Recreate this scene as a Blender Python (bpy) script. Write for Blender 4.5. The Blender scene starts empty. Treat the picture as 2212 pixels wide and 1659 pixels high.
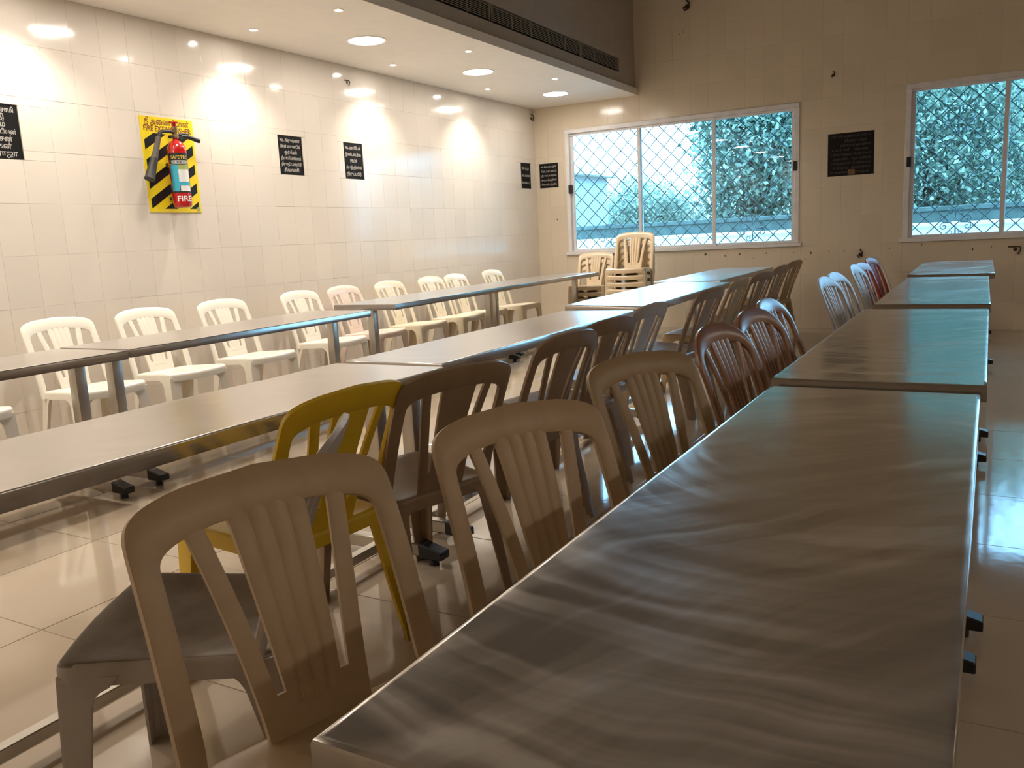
import bpy, bmesh, math, random
import numpy as np
from mathutils import Vector, Matrix

random.seed(7)
SC = bpy.context.scene
COL = SC.collection
PI = math.pi

# ---------------------------------------------------------------- camera
def setup_camera():
    f, yaw, pitch, roll = 1801.96, math.radians(29.583), math.radians(9.842), math.radians(-2.911)
    cy, sy, cp, sp = math.cos(yaw), math.sin(yaw), math.cos(pitch), math.sin(pitch)
    fw = Vector((-sy * cp, cy * cp, -sp))
    rt = Vector((cy, sy, 0))
    up = rt.cross(fw)
    r2 = rt * math.cos(roll) + up * math.sin(roll)
    u2 = -rt * math.sin(roll) + up * math.cos(roll)
    cam = bpy.data.cameras.new('camera')
    cam.sensor_width = 36.0
    cam.lens = 36.0 * f / 2212.0
    cam.clip_start = 0.05
    cam.clip_end = 300
    o = bpy.data.objects.new('camera', cam)
    COL.objects.link(o)
    m = Matrix(((r2.x, u2.x, -fw.x, 0), (r2.y, u2.y, -fw.y, 0), (r2.z, u2.z, -fw.z, 1.24), (0, 0, 0, 1)))
    o.matrix_world = m
    SC.camera = o
setup_camera()

# ---------------------------------------------------------------- world (bright overcast sky)
W = bpy.data.worlds.new('overcast_sky')
SC.world = W
W.use_nodes = True
bg = W.node_tree.nodes['Background']
bg.inputs[0].default_value = (0.42, 0.69, 1.0, 1)
bg.inputs[1].default_value = 12.0

SC.view_settings.view_transform = 'Standard'
SC.view_settings.look = 'None'
SC.view_settings.gamma = 1.0
SC.view_settings.use_curve_mapping = False
SC.view_settings.exposure = 0.12

BIG_LAMP = 54.0      # emission of the large round downlights
SPOT_W = 62.0        # watts of the small spots

# ---------------------------------------------------------------- materials
def nt_mat(name):
    m = bpy.data.materials.new(name)
    m.use_nodes = True
    nt = m.node_tree
    b = nt.nodes['Principled BSDF']
    return m, nt, b

def N(nt, t, **kw):
    n = nt.nodes.new(t)
    for k, v in kw.items():
        setattr(n, k, v)
    return n

def ramp(nt, fac, stops):
    r = N(nt, 'ShaderNodeValToRGB')
    els = r.color_ramp.elements
    while len(els) < len(stops):
        els.new(0.5)
    for e, (p, c) in zip(els, stops):
        e.position = p
        e.color = c if len(c) == 4 else (*c, 1)
    nt.links.new(fac, r.inputs[0])
    return r

def noise(nt, scale, detail=4, rough=0.55, dist=0.0, vec=None, mapscale=None, coord='Object'):
    tc = N(nt, 'ShaderNodeTexCoord')
    n = N(nt, 'ShaderNodeTexNoise')
    n.inputs['Scale'].default_value = scale
    n.inputs['Detail'].default_value = detail
    n.inputs['Roughness'].default_value = rough
    n.inputs['Distortion'].default_value = dist
    src = tc.outputs[coord]
    if mapscale:
        mp = N(nt, 'ShaderNodeMapping')
        mp.inputs['Scale'].default_value = mapscale
        nt.links.new(src, mp.inputs[0])
        src = mp.outputs[0]
    nt.links.new(src, n.inputs['Vector'])
    return n

def plain(name, col, rough=0.5, metal=0.0, emit=0.0, var=0.06, nscale=8.0, coat=0.0, spec=0.5):
    m, nt, b = nt_mat(name)
    c = np.array(col)
    n = noise(nt, nscale)
    r = ramp(nt, n.outputs[0], [(0.3, tuple(np.clip(c * (1 - var), 0, 1))), (0.7, tuple(np.clip(c * (1 + var), 0, 1)))])
    nt.links.new(r.outputs[0], b.inputs['Base Color'])
    b.inputs['Roughness'].default_value = rough
    b.inputs['Metallic'].default_value = metal
    b.inputs['Specular IOR Level'].default_value = spec
    if coat:
        b.inputs['Coat Weight'].default_value = coat
        b.inputs['Coat Roughness'].default_value = 0.05
    if emit:
        b.inputs['Emission Color'].default_value = (*col, 1)
        b.inputs['Emission Strength'].default_value = emit
    return m

def tile_mat(name, col, rough, var=0.03, bump=0.006):
    m, nt, b = nt_mat(name)
    c = np.array(col)
    oi = N(nt, 'ShaderNodeObjectInfo')
    n = noise(nt, 3.0, 5)
    mx = N(nt, 'ShaderNodeMix', data_type='FLOAT')
    mx.inputs[0].default_value = 0.5
    nt.links.new(oi.outputs['Random'], mx.inputs[2])
    nt.links.new(n.outputs[0], mx.inputs[3])
    r = ramp(nt, mx.outputs[0], [(0.2, tuple(c * (1 - var))), (0.8, tuple(np.clip(c * (1 + var), 0, 1)))])
    nt.links.new(r.outputs[0], b.inputs['Base Color'])
    b.inputs['Roughness'].default_value = rough
    b.inputs['Specular IOR Level'].default_value = 0.5
    n2 = noise(nt, 7.0, 2)
    bp = N(nt, 'ShaderNodeBump')
    bp.inputs['Strength'].default_value = 0.25
    bp.inputs['Distance'].default_value = bump
    nt.links.new(n2.outputs[0], bp.inputs['Height'])
    nt.links.new(bp.outputs[0], b.inputs['Normal'])
    return m

def plastic(name, col, rough=0.32, dirt=0.5):
    m, nt, b = nt_mat(name)
    c = np.array(col)
    n = noise(nt, 5.5, 7, 0.65, 0.4)
    oi = N(nt, 'ShaderNodeObjectInfo')
    r = ramp(nt, n.outputs[0], [(0.28, tuple(c * (1 - 0.22 * dirt))), (0.55, tuple(c)), (0.75, tuple(np.clip(c * 1.05, 0, 1)))])
    nt.links.new(r.outputs[0], b.inputs['Base Color'])
    lo, hi = (rough, 0.262) if rough < 0.25 else (max(0.285, rough - .04), rough + .15)
    rr = ramp(nt, n.outputs[0], [(0.3, (hi,) * 3), (0.7, (lo,) * 3)])
    nt.links.new(rr.outputs[0], b.inputs['Roughness'])
    b.inputs['Specular IOR Level'].default_value = 0.55
    n2 = noise(nt, 260.0, 2)
    bp = N(nt, 'ShaderNodeBump')
    bp.inputs['Strength'].default_value = 0.06
    bp.inputs['Distance'].default_value = 0.002
    nt.links.new(n2.outputs[0], bp.inputs['Height'])
    nt.links.new(bp.outputs[0], b.inputs['Normal'])
    return m

def steel(name, smear=0.5, base=(0.50, 0.475, 0.44), r0=0.2, dent=0.12, centres=((0.1, 0.4), (1.6, -1.5))):
    """worn stainless sheet: arcs left by a wiping cloth, fine scratches, faint dents"""
    m, nt, b = nt_mat(name)
    tc = N(nt, 'ShaderNodeTexCoord')
    def arcs(cx, cy, rs, ts, detail, lo, hi):
        mp = N(nt, 'ShaderNodeMapping')
        mp.inputs['Location'].default_value = (-cx, -cy, 0)
        nt.links.new(tc.outputs['Object'], mp.inputs[0])
        wob = noise(nt, 3.0, 2)
        vm = N(nt, 'ShaderNodeVectorMath', operation='MULTIPLY_ADD')
        nt.links.new(wob.outputs['Color'], vm.inputs[0])
        vm.inputs[1].default_value = (0.12, 0.12, 0)
        nt.links.new(mp.outputs[0], vm.inputs[2])
        sx = N(nt, 'ShaderNodeSeparateXYZ')
        nt.links.new(vm.outputs[0], sx.inputs[0])
        at = N(nt, 'ShaderNodeMath', operation='ARCTAN2')
        nt.links.new(sx.outputs[1], at.inputs[0]); nt.links.new(sx.outputs[0], at.inputs[1])
        x2 = N(nt, 'ShaderNodeMath', operation='MULTIPLY'); nt.links.new(sx.outputs[0], x2.inputs[0]); nt.links.new(sx.outputs[0], x2.inputs[1])
        y2 = N(nt, 'ShaderNodeMath', operation='MULTIPLY_ADD'); nt.links.new(sx.outputs[1], y2.inputs[0]); nt.links.new(sx.outputs[1], y2.inputs[1]); nt.links.new(x2.outputs[0], y2.inputs[2])
        r = N(nt, 'ShaderNodeMath', operation='SQRT'); nt.links.new(y2.outputs[0], r.inputs[0])
        ra = N(nt, 'ShaderNodeMath', operation='MULTIPLY'); nt.links.new(r.outputs[0], ra.inputs[0]); ra.inputs[1].default_value = rs
        ta = N(nt, 'ShaderNodeMath', operation='MULTIPLY'); nt.links.new(at.outputs[0], ta.inputs[0]); ta.inputs[1].default_value = ts
        cb = N(nt, 'ShaderNodeCombineXYZ'); nt.links.new(ra.outputs[0], cb.inputs[0]); nt.links.new(ta.outputs[0], cb.inputs[1])
        n = N(nt, 'ShaderNodeTexNoise')
        n.inputs['Scale'].default_value = 1.0
        n.inputs['Detail'].default_value = detail
        n.inputs['Roughness'].default_value = 0.6
        nt.links.new(cb.outputs[0], n.inputs['Vector'])
        return ramp(nt, n.outputs[0], [(lo, (0, 0, 0)), (hi, (1, 1, 1))])
    A = arcs(*centres[0], 15.0, 0.9, 3, 0.44, 0.74)
    B = arcs(*centres[1], 16.0, 2.0, 3, 0.42, 0.85)
    C = arcs(centres[1][0] - 3.5, centres[1][1] + 2.2, 34.0, 7.0, 1, 0.58, 0.86)      # rubbed streaks
    pn = noise(nt, 2.1, 2)
    pm = ramp(nt, pn.outputs[0], [(0.36, (0, 0, 0)), (0.66, (1, 1, 1))])
    pn2 = noise(nt, 1.4, 3)
    pm2 = ramp(nt, pn2.outputs[0], [(0.40, (1, 1, 1)), (0.68, (0, 0, 0))])
    def mul(p, q, f=1.0):
        k = N(nt, 'ShaderNodeMath', operation='MULTIPLY'); nt.links.new(p, k.inputs[0]); nt.links.new(q, k.inputs[1])
        k2 = N(nt, 'ShaderNodeMath', operation='MULTIPLY'); nt.links.new(k.outputs[0], k2.inputs[0]); k2.inputs[1].default_value = f
        return k2.outputs[0]
    def plus(p, q):
        k = N(nt, 'ShaderNodeMath', operation='ADD'); nt.links.new(p, k.inputs[0]); nt.links.new(q, k.inputs[1])
        return k.outputs[0]
    add = plus(plus(mul(A.outputs[0], pm.outputs[0], smear), mul(B.outputs[0], pm2.outputs[0], smear * 0.7)), mul(C.outputs[0], pm.outputs[0], 0.16))
    c = np.array(base)
    cr = ramp(nt, add, [(0.0, tuple(c)), (0.9, tuple(np.clip(c * 1.75, 0, 1)))])
    nt.links.new(cr.outputs[0], b.inputs['Base Color'])
    rr = ramp(nt, add, [(0.0, (r0,) * 3), (0.9, (0.262,) * 3)])
    nt.links.new(rr.outputs[0], b.inputs['Roughness'])
    b.inputs['Metallic'].default_value = 0.82
    dn = N(nt, 'ShaderNodeTexNoise')
    dn.inputs['Scale'].default_value = 3.2
    dn.inputs['Detail'].default_value = 3
    nt.links.new(tc.outputs['Object'], dn.inputs['Vector'])
    bp = N(nt, 'ShaderNodeBump')
    bp.inputs['Strength'].default_value = dent
    bp.inputs['Distance'].default_value = 0.010
    nt.links.new(dn.outputs[0], bp.inputs['Height'])
    nt.links.new(bp.outputs[0], b.inputs['Normal'])
    return m

def glass_mat(name, tint=(0.80, 0.96, 1.0)):
    m = bpy.data.materials.new(name)
    m.use_nodes = True
    nt = m.node_tree
    nt.nodes.clear()
    out = N(nt, 'ShaderNodeOutputMaterial')
    tr = N(nt, 'ShaderNodeBsdfTransparent')
    n = noise(nt, 2.0, 3)
    r = ramp(nt, n.outputs[0], [(0.2, tuple(np.array(tint) * 0.97)), (0.8, tint)])
    nt.links.new(r.outputs[0], tr.inputs[0])
    gl = N(nt, 'ShaderNodeBsdfGlossy')
    gl.inputs['Roughness'].default_value = 0.01
    fr = N(nt, 'ShaderNodeFresnel')
    fr.inputs['IOR'].default_value = 1.45
    mx = N(nt, 'ShaderNodeMixShader')
    nt.links.new(fr.outputs[0], mx.inputs[0])
    nt.links.new(tr.outputs[0], mx.inputs[1])
    nt.links.new(gl.outputs[0], mx.inputs[2])
    nt.links.new(mx.outputs[0], out.inputs[0])
    return m

def leaf_mat(name, c0, c1):
    m, nt, b = nt_mat(name)
    n = noise(nt, 1.3, 3, coord='Object')
    g = N(nt, 'ShaderNodeNewGeometry')
    mx0 = N(nt, 'ShaderNodeMix', data_type='FLOAT')
    mx0.inputs[0].default_value = 0.55
    nt.links.new(n.outputs[0], mx0.inputs[2])
    nt.links.new(g.outputs['Random Per Island'], mx0.inputs[3])
    r = ramp(nt, mx0.outputs[0], [(0.2, c0), (0.6, tuple((np.array(c0) + np.array(c1)) / 2)), (0.85, c1)])
    nt.links.new(r.outputs[0], b.inputs['Base Color'])
    b.inputs['Roughness'].default_value = 0.35
    tl = N(nt, 'ShaderNodeBsdfTranslucent')
    nt.links.new(r.outputs[0], tl.inputs[0])
    mx = N(nt, 'ShaderNodeMixShader')
    mx.inputs[0].default_value = 0.35
    out = nt.nodes['Material Output']
    nt.links.new(b.outputs[0], mx.inputs[1])
    nt.links.new(tl.outputs[0], mx.inputs[2])
    nt.links.new(mx.outputs[0], out.inputs[0])
    return m

def emit_mat(name, col, strength):
    m = bpy.data.materials.new(name)
    m.use_nodes = True
    nt = m.node_tree
    nt.nodes.clear()
    out = N(nt, 'ShaderNodeOutputMaterial')
    e = N(nt, 'ShaderNodeEmission')
    e.inputs[0].default_value = (*col, 1)
    e.inputs[1].default_value = strength
    nt.links.new(e.outputs[0], out.inputs[0])
    return m

M = {}
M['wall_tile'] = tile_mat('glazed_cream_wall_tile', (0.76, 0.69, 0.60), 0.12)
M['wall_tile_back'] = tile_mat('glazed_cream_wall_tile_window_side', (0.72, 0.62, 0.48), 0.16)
M['grout'] = plain('tile_grout', (0.66, 0.59, 0.50), 0.9, var=0.12)
M['floor_tile'] = tile_mat('polished_beige_floor_tile', (0.47, 0.375, 0.275), 0.07, 0.05, 0.002)
M['floor_grout'] = plain('floor_joint', (0.25, 0.20, 0.15), 0.9)
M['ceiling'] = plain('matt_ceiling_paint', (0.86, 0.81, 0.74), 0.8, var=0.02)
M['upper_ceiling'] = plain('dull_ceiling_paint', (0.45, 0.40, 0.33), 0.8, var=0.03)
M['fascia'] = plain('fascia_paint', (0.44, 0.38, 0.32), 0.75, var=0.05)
M['dull_wall'] = plain('dull_plaster', (0.55, 0.47, 0.37), 0.8, var=0.05)
M['alu'] = plain('white_aluminium', (0.78, 0.76, 0.76), 0.4, 0.0, var=0.08)
M['black'] = plain('black_plastic', (0.012, 0.012, 0.013), 0.45)
M['dark_void'] = plain('dark_duct', (0.01, 0.009, 0.008), 0.9)
M['grille'] = plain('dusty_grille_slat', (0.42, 0.37, 0.30), 0.6)
M['glass'] = glass_mat('window_glass')
M['iron'] = plain('green_painted_iron', (0.03, 0.09, 0.085), 0.5)
M['iron_light'] = plain('greyish_scroll_iron', (0.20, 0.30, 0.32), 0.5)
M['granite'] = plain('polished_black_granite', (0.008, 0.007, 0.007), 0.5, var=0.3, nscale=60, spec=0.2)
M['engrave'] = plain('engraved_silver_letters', (0.48, 0.45, 0.41), 0.6)
M['engrave_dim'] = plain('engraved_dim_letters', (0.085, 0.07, 0.055), 0.6)
M['steel'] = steel('worn_stainless_sheet', 0.3, (0.62, 0.58, 0.54), 0.2)
M['steel_a'] = steel('wiped_stainless_sheet', 1.5, (0.42, 0.38, 0.335), 0.15, 0.03)
M['steel_leg'] = plain('stainless_tube', (0.45, 0.42, 0.37), 0.28, 0.95, var=0.12, nscale=5)
M['edge_steel'] = steel('scuffed_steel_edge', 0.25, (0.34, 0.31, 0.28), 0.16)
M['white_p'] = plastic('cream_white_plastic', (0.82, 0.77, 0.66), 0.21, 0.2)
M['ivory_p'] = plastic('ivory_plastic', (0.80, 0.70, 0.52), 0.21, 0.3)
M['pink_p'] = plastic('pinkish_beige_plastic', (0.76, 0.62, 0.52), 0.21, 0.3)
M['beige_p'] = plastic('grubby_beige_plastic', (0.52, 0.375, 0.225), 0.32, 0.7)
M['tan_p'] = plastic('tan_plastic', (0.38, 0.265, 0.14), 0.30, 0.6)
M['brown_p'] = plastic('brown_plastic', (0.27, 0.125, 0.06), 0.18, 0.5)
M['taupe_p'] = plastic('taupe_plastic', (0.30, 0.205, 0.125), 0.30, 0.7)
M['grey_p'] = plastic('greyish_beige_plastic', (0.48, 0.42, 0.36), 0.32, 0.7)
M['dirty_p'] = plastic('dark_seat_top_plastic', (0.26, 0.205, 0.15), 0.42, 1.6)  # darker, mottled brown used only on the upward faces of one seat
M['yellow_p'] = plastic('yellow_plastic', (0.72, 0.47, 0.015), 0.35, 0.5)
M['red_p'] = plastic('red_plastic', (0.36, 0.035, 0.018), 0.3, 0.4)
M['stack_p'] = plastic('stacked_ivory_plastic', (0.74, 0.58, 0.38), 0.21, 0.25)
M['yellow_board'] = plain('yellow_sign_sheet', (0.85, 0.66, 0.02), 0.35, var=0.03)
M['sign_black'] = plain('black_sign_print', (0.008, 0.008, 0.008), 0.4)
M['sign_brown'] = plain('dark_red_sign_print', (0.20, 0.03, 0.01), 0.5)
M['ext_red'] = plain('red_enamel', (0.52, 0.012, 0.012), 0.2, coat=0.5, var=0.08)
M['ext_black'] = plain('black_rubber', (0.02, 0.017, 0.014), 0.5)
M['hose'] = plain('grey_brown_rubber', (0.09, 0.075, 0.06), 0.55)
M['brass'] = plain('dull_brass', (0.45, 0.30, 0.16), 0.35, 0.8)
M['lab_blue'] = plain('blue_label_print', (0.05, 0.42, 0.58), 0.4)
M['lab_white'] = plain('white_label_print', (0.78, 0.78, 0.76), 0.4)
M['lab_green'] = plain('olive_label_print', (0.35, 0.42, 0.14), 0.4)
M['lab_gold'] = plain('gold_label_print', (0.75, 0.58, 0.10), 0.4)
M['lamp_big'] = emit_mat('led_panel_glow', (1.0, 0.92, 0.83), BIG_LAMP)
M['lamp_far'] = emit_mat('led_panel_glow_across_hall', (1.0, 0.90, 0.78), BIG_LAMP * 0.88)
M['lamp_small'] = emit_mat('spot_lens_glow', (1.0, 0.93, 0.85), 400.0)
M['lamp_rim'] = plain('white_lamp_rim', (0.85, 0.83, 0.80), 0.4)
M['rust'] = plain('rusty_metal', (0.055, 0.032, 0.014), 0.8, var=0.5, nscale=40)
M['stain'] = plain('brown_stain', (0.20, 0.12, 0.06), 0.9, var=0.3, nscale=30)
M['parapet'] = plain('pale_limewashed_wall', (0.82, 0.82, 0.80), 0.9, var=0.06)
M['dark_wall'] = plain('dark_mossy_wall', (0.07, 0.10, 0.09), 0.9, var=0.3)
M['earth'] = plain('bare_earth', (0.20, 0.17, 0.12), 0.95, var=0.2)
M['leaf_a'] = leaf_mat('leaf_mid_green', (0.06, 0.11, 0.09), (0.46, 0.58, 0.44))
M['leaf_b'] = leaf_mat('leaf_dark_green', (0.04, 0.08, 0.07), (0.30, 0.40, 0.32))
M['leaf_c'] = leaf_mat('leaf_pale_green', (0.16, 0.23, 0.19), (0.66, 0.74, 0.60))
M['bark'] = plain('tree_bark', (0.09, 0.07, 0.05), 0.9, var=0.3)
M['shed_wall'] = plain('pale_shed_wall', (0.45, 0.50, 0.52), 0.8)
M['shed_roof'] = plain('tan_shed_roof', (0.38, 0.30, 0.18), 0.8)

# ---------------------------------------------------------------- mesh helpers
def add_box(bm, x0, x1, y0, y1, z0, z1):
    vs = [bm.verts.new((x, y, z)) for x in (x0, x1) for y in (y0, y1) for z in (z0, z1)]
    for q in ((0, 1, 3, 2), (4, 6, 7, 5), (0, 4, 5, 1), (2, 3, 7, 6), (0, 2, 6, 4), (1, 5, 7, 3)):
        bm.faces.new([vs[i] for i in q])
    return vs

def mesh_from_bm(name, bm, smooth=None):
    bmesh.ops.recalc_face_normals(bm, faces=bm.faces[:])
    me = bpy.data.meshes.new(name)
    bm.to_mesh(me)
    bm.free()
    if smooth is not None:
        me.polygons.foreach_set('use_smooth', [True] * len(me.polygons))
        me.set_sharp_from_angle(angle=math.radians(smooth))
    return me

def box_mesh(name, x0, x1, y0, y1, z0, z1, bevel=0.0, seg=2):
    bm = bmesh.new()
    add_box(bm, x0, x1, y0, y1, z0, z1)
    if bevel:
        bmesh.ops.bevel(bm, geom=bm.edges[:] + bm.verts[:], offset=bevel, segments=seg, affect='EDGES', profile=0.6)
        return mesh_from_bm(name, bm, 40)
    return mesh_from_bm(name, bm)

def obj(name, me, mat=None, parent=None, loc=None, rot=None):
    o = bpy.data.objects.new(name, me)
    COL.objects.link(o)
    if mat is not None and me is not None and not me.materials:
        me.materials.append(M[mat] if isinstance(mat, str) else mat)
    if parent is not None:
        o.parent = parent
    if loc is not None:
        o.location = loc
    if rot is not None:
        o.rotation_euler = rot
    return o

def tag(o, label=None, cat=None, group=None, kind=None):
    if label: o['label'] = label
    if cat: o['category'] = cat
    if group: o['group'] = group
    if kind: o['kind'] = kind
    return o

def thing(name, label, cat, loc=(0, 0, 0), rz=0.0, group=None, rx=0.0, ry=0.0):
    o = bpy.data.objects.new(name, None)
    o.empty_display_size = 0.1
    COL.objects.link(o)
    o.location = loc
    o.rotation_euler = (rx, ry, rz)
    return tag(o, label, cat, group)

def struct(name, me, mat, parent=None):
    o = obj(name, me, mat, parent)
    if parent is None:
        o['kind'] = 'structure'
    return o

def lathe(profile, seg=24, axis_pts=True):
    """profile list of (r,z) -> bmesh closed by caps"""
    bm = bmesh.new()
    rings = []
    for r, z in profile:
        if r < 1e-6:
            rings.append([bm.verts.new((0, 0, z))])
        else:
            rings.append([bm.verts.new((r * math.cos(2 * PI * k / seg), r * math.sin(2 * PI * k / seg), z)) for k in range(seg)])
    for a, b in zip(rings, rings[1:]):
        for k in range(seg):
            k2 = (k + 1) % seg
            if len(a) == 1 and len(b) == 1:
                continue
            if len(a) == 1:
                bm.faces.new((a[0], b[k], b[k2]))
            elif len(b) == 1:
                bm.faces.new((a[k], b[0], a[k2]))
            else:
                bm.faces.new((a[k], b[k], b[k2], a[k2]))
    for rg in (rings[0], rings[-1]):
        if len(rg) > 2:
            bm.faces.new(rg)
    return bm

def tube(bm, pts, r, seg=8, cap=True):
    """tube along points; r scalar or list"""
    pts = [Vector(p) for p in pts]
    n = len(pts)
    rs = [r] * n if not isinstance(r, (list, tuple)) else r
    rings = []
    prev = None
    for i, p in enumerate(pts):
        t = (pts[min(i + 1, n - 1)] - pts[max(i - 1, 0)]).normalized()
        ref = prev if prev is not None else (Vector((0, 0, 1)) if abs(t.z) < 0.9 else Vector((1, 0, 0)))
        u = (ref - t * ref.dot(t)).normalized()
        prev = u
        v = t.cross(u)
        rings.append([bm.verts.new(p + (u * math.cos(2 * PI * k / seg) + v * math.sin(2 * PI * k / seg)) * rs[i]) for k in range(seg)])
    for a, b in zip(rings, rings[1:]):
        for k in range(seg):
            bm.faces.new((a[k], a[(k + 1) % seg], b[(k + 1) % seg], b[k]))
    if cap:
        bm.faces.new(rings[0])
        bm.faces.new(rings[-1])

def text_mesh(body, size, align='CENTER', extrude=0.0008, offset=0.0):
    cu = bpy.data.curves.new('lettering', 'FONT')
    cu.body = body
    cu.size = size
    cu.align_x = align
    cu.align_y = 'CENTER'
    cu.extrude = extrude
    cu.offset = offset
    cu.resolution_u = 3
    o = bpy.data.objects.new('lettering_tmp', cu)
    COL.objects.link(o)
    dg = bpy.context.evaluated_depsgraph_get()
    me = bpy.data.meshes.new_from_object(o.evaluated_get(dg))
    bpy.data.objects.remove(o)
    bpy.data.curves.remove(cu)
    me.materials.clear()
    return me

ROT_LEFT = Matrix(((0, 0, 1), (1, 0, 0), (0, 1, 0))).to_euler()   # text x->+Y, y->+Z, normal->+X (left wall)
ROT_BACK = Matrix(((1, 0, 0), (0, 0, -1), (0, 1, 0))).to_euler()  # text x->+X, y->+Z, normal->-Y (back wall)

# ---------------------------------------------------------------- setting
XL, YB, ZC = -5.40, 10.47, 2.955       # left wall face, back wall face, soffit height
XR, YF, ZTOP = 4.6, -3.4, 4.6
TW, TH, TT = 0.22, 0.333, 0.010        # wall tile width, height, thickness
JOINT = 0.0013

WIN1 = (-4.94, -1.92, 0.985, 2.635)
WIN2 = (-0.80, 2.22, 0.985, 2.69)
PLAQUES_L = [(2.985, 3.325, 1.896, 2.236), (5.603, 5.905, 1.900, 2.238), (6.472, 6.757, 1.894, 2.238), (10.045, 10.325, 1.90, 2.236)]
PLAQUE_B = (-5.345, -5.06, 1.902, 2.228)
BOARD_B = (-1.607, -1.112, 1.763, 2.242)

def subtract(rect, holes):
    rects = [rect]
    for hx0, hx1, hz0, hz1 in holes:
        out = []
        for x0, x1, z0, z1 in rects:
            if hx0 >= x1 or hx1 <= x0 or hz0 >= z1 or hz1 <= z0:
                out.append((x0, x1, z0, z1))
                continue
            if hz0 > z0: out.append((x0, x1, z0, hz0))
            if hz1 < z1: out.append((x0, x1, hz1, z1))
            a, b = max(z0, hz0), min(z1, hz1)
            if hx0 > x0: out.append((x0, hx0, a, b))
            if hx1 < x1: out.append((hx1, x1, a, b))
        rects = out
    return [r for r in rects if r[1] - r[0] > 0.006 and r[3] - r[2] > 0.006]

_tile_cache = {}
def tile_mesh(w, h, mat):
    """tile lying in local XZ, glazed face at y=0 facing -y, body to y=+TT"""
    key = (round(w, 4), round(h, 4), mat)
    if key in _tile_cache:
        return _tile_cache[key]
    bm = bmesh.new()
    e = 0.0007
    lo = [bm.verts.new((x, TT, z)) for x, z in ((-w / 2, -h / 2), (w / 2, -h / 2), (w / 2, h / 2), (-w / 2, h / 2))]
    md = [bm.verts.new((x, e, z)) for x, z in ((-w / 2, -h / 2), (w / 2, -h / 2), (w / 2, h / 2), (-w / 2, h / 2))]
    tp = [bm.verts.new((x, 0, z)) for x, z in ((-w / 2 + e, -h / 2 + e), (w / 2 - e, -h / 2 + e), (w / 2 - e, h / 2 - e), (-w / 2 + e, h / 2 - e))]
    for i in range(4):
        j = (i + 1) % 4
        bm.faces.new((lo[i], lo[j], md[j], md[i]))
        bm.faces.new((md[i], md[j], tp[j], tp[i]))
    bm.faces.new(tp)
    me = mesh_from_bm('tile', bm)
    me.materials.append(M[mat])
    _tile_cache[key] = me
    return me

def lay_tiles(wall, rects, rot, place, mat, limit, rng, score):
    """rects in wall plane; the largest-showing go in as separate tiles, the rest as one joined field"""
    rects = sorted(rects, key=score)
    for i, (a0, a1, z0, z1) in enumerate(rects[:limit]):
        w, h = a1 - a0 - JOINT * 0.5, z1 - z0 - JOINT
        if w < .004 or h < .004:
            continue
        me = tile_mesh(w, h, mat)
        o = obj('tile', me, None, wall)
        o.location = place((a0 + a1) / 2, (z0 + z1) / 2)
        e = Matrix.Rotation(rng.gauss(0, 0.0024), 3, 'X') @ Matrix.Rotation(rng.gauss(0, 0.0024), 3, 'Z')
        o.rotation_euler = (rot @ e).to_euler()
    rest = rects[limit:]
    if rest:
        bm = bmesh.new()
        for a0, a1, z0, z1 in rest:
            c = Vector(place((a0 + a1) / 2, (z0 + z1) / 2))
            w, h = (a1 - a0 - JOINT) / 2, (z1 - z0 - JOINT) / 2
            q = [bm.verts.new(c + rot @ Vector((sx * w, y, sz * h))) for y in (0, TT) for sx, sz in ((-1, -1), (1, -1), (1, 1), (-1, 1))]
            bm.faces.new(q[:4])
            for i in range(4):
                bm.faces.new((q[i], q[(i + 1) % 4], q[4 + (i + 1) % 4], q[4 + i]))
        o = obj('tile_field', mesh_from_bm('tile_field', bm), mat, wall)
        o['kind'] = 'stuff'

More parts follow.
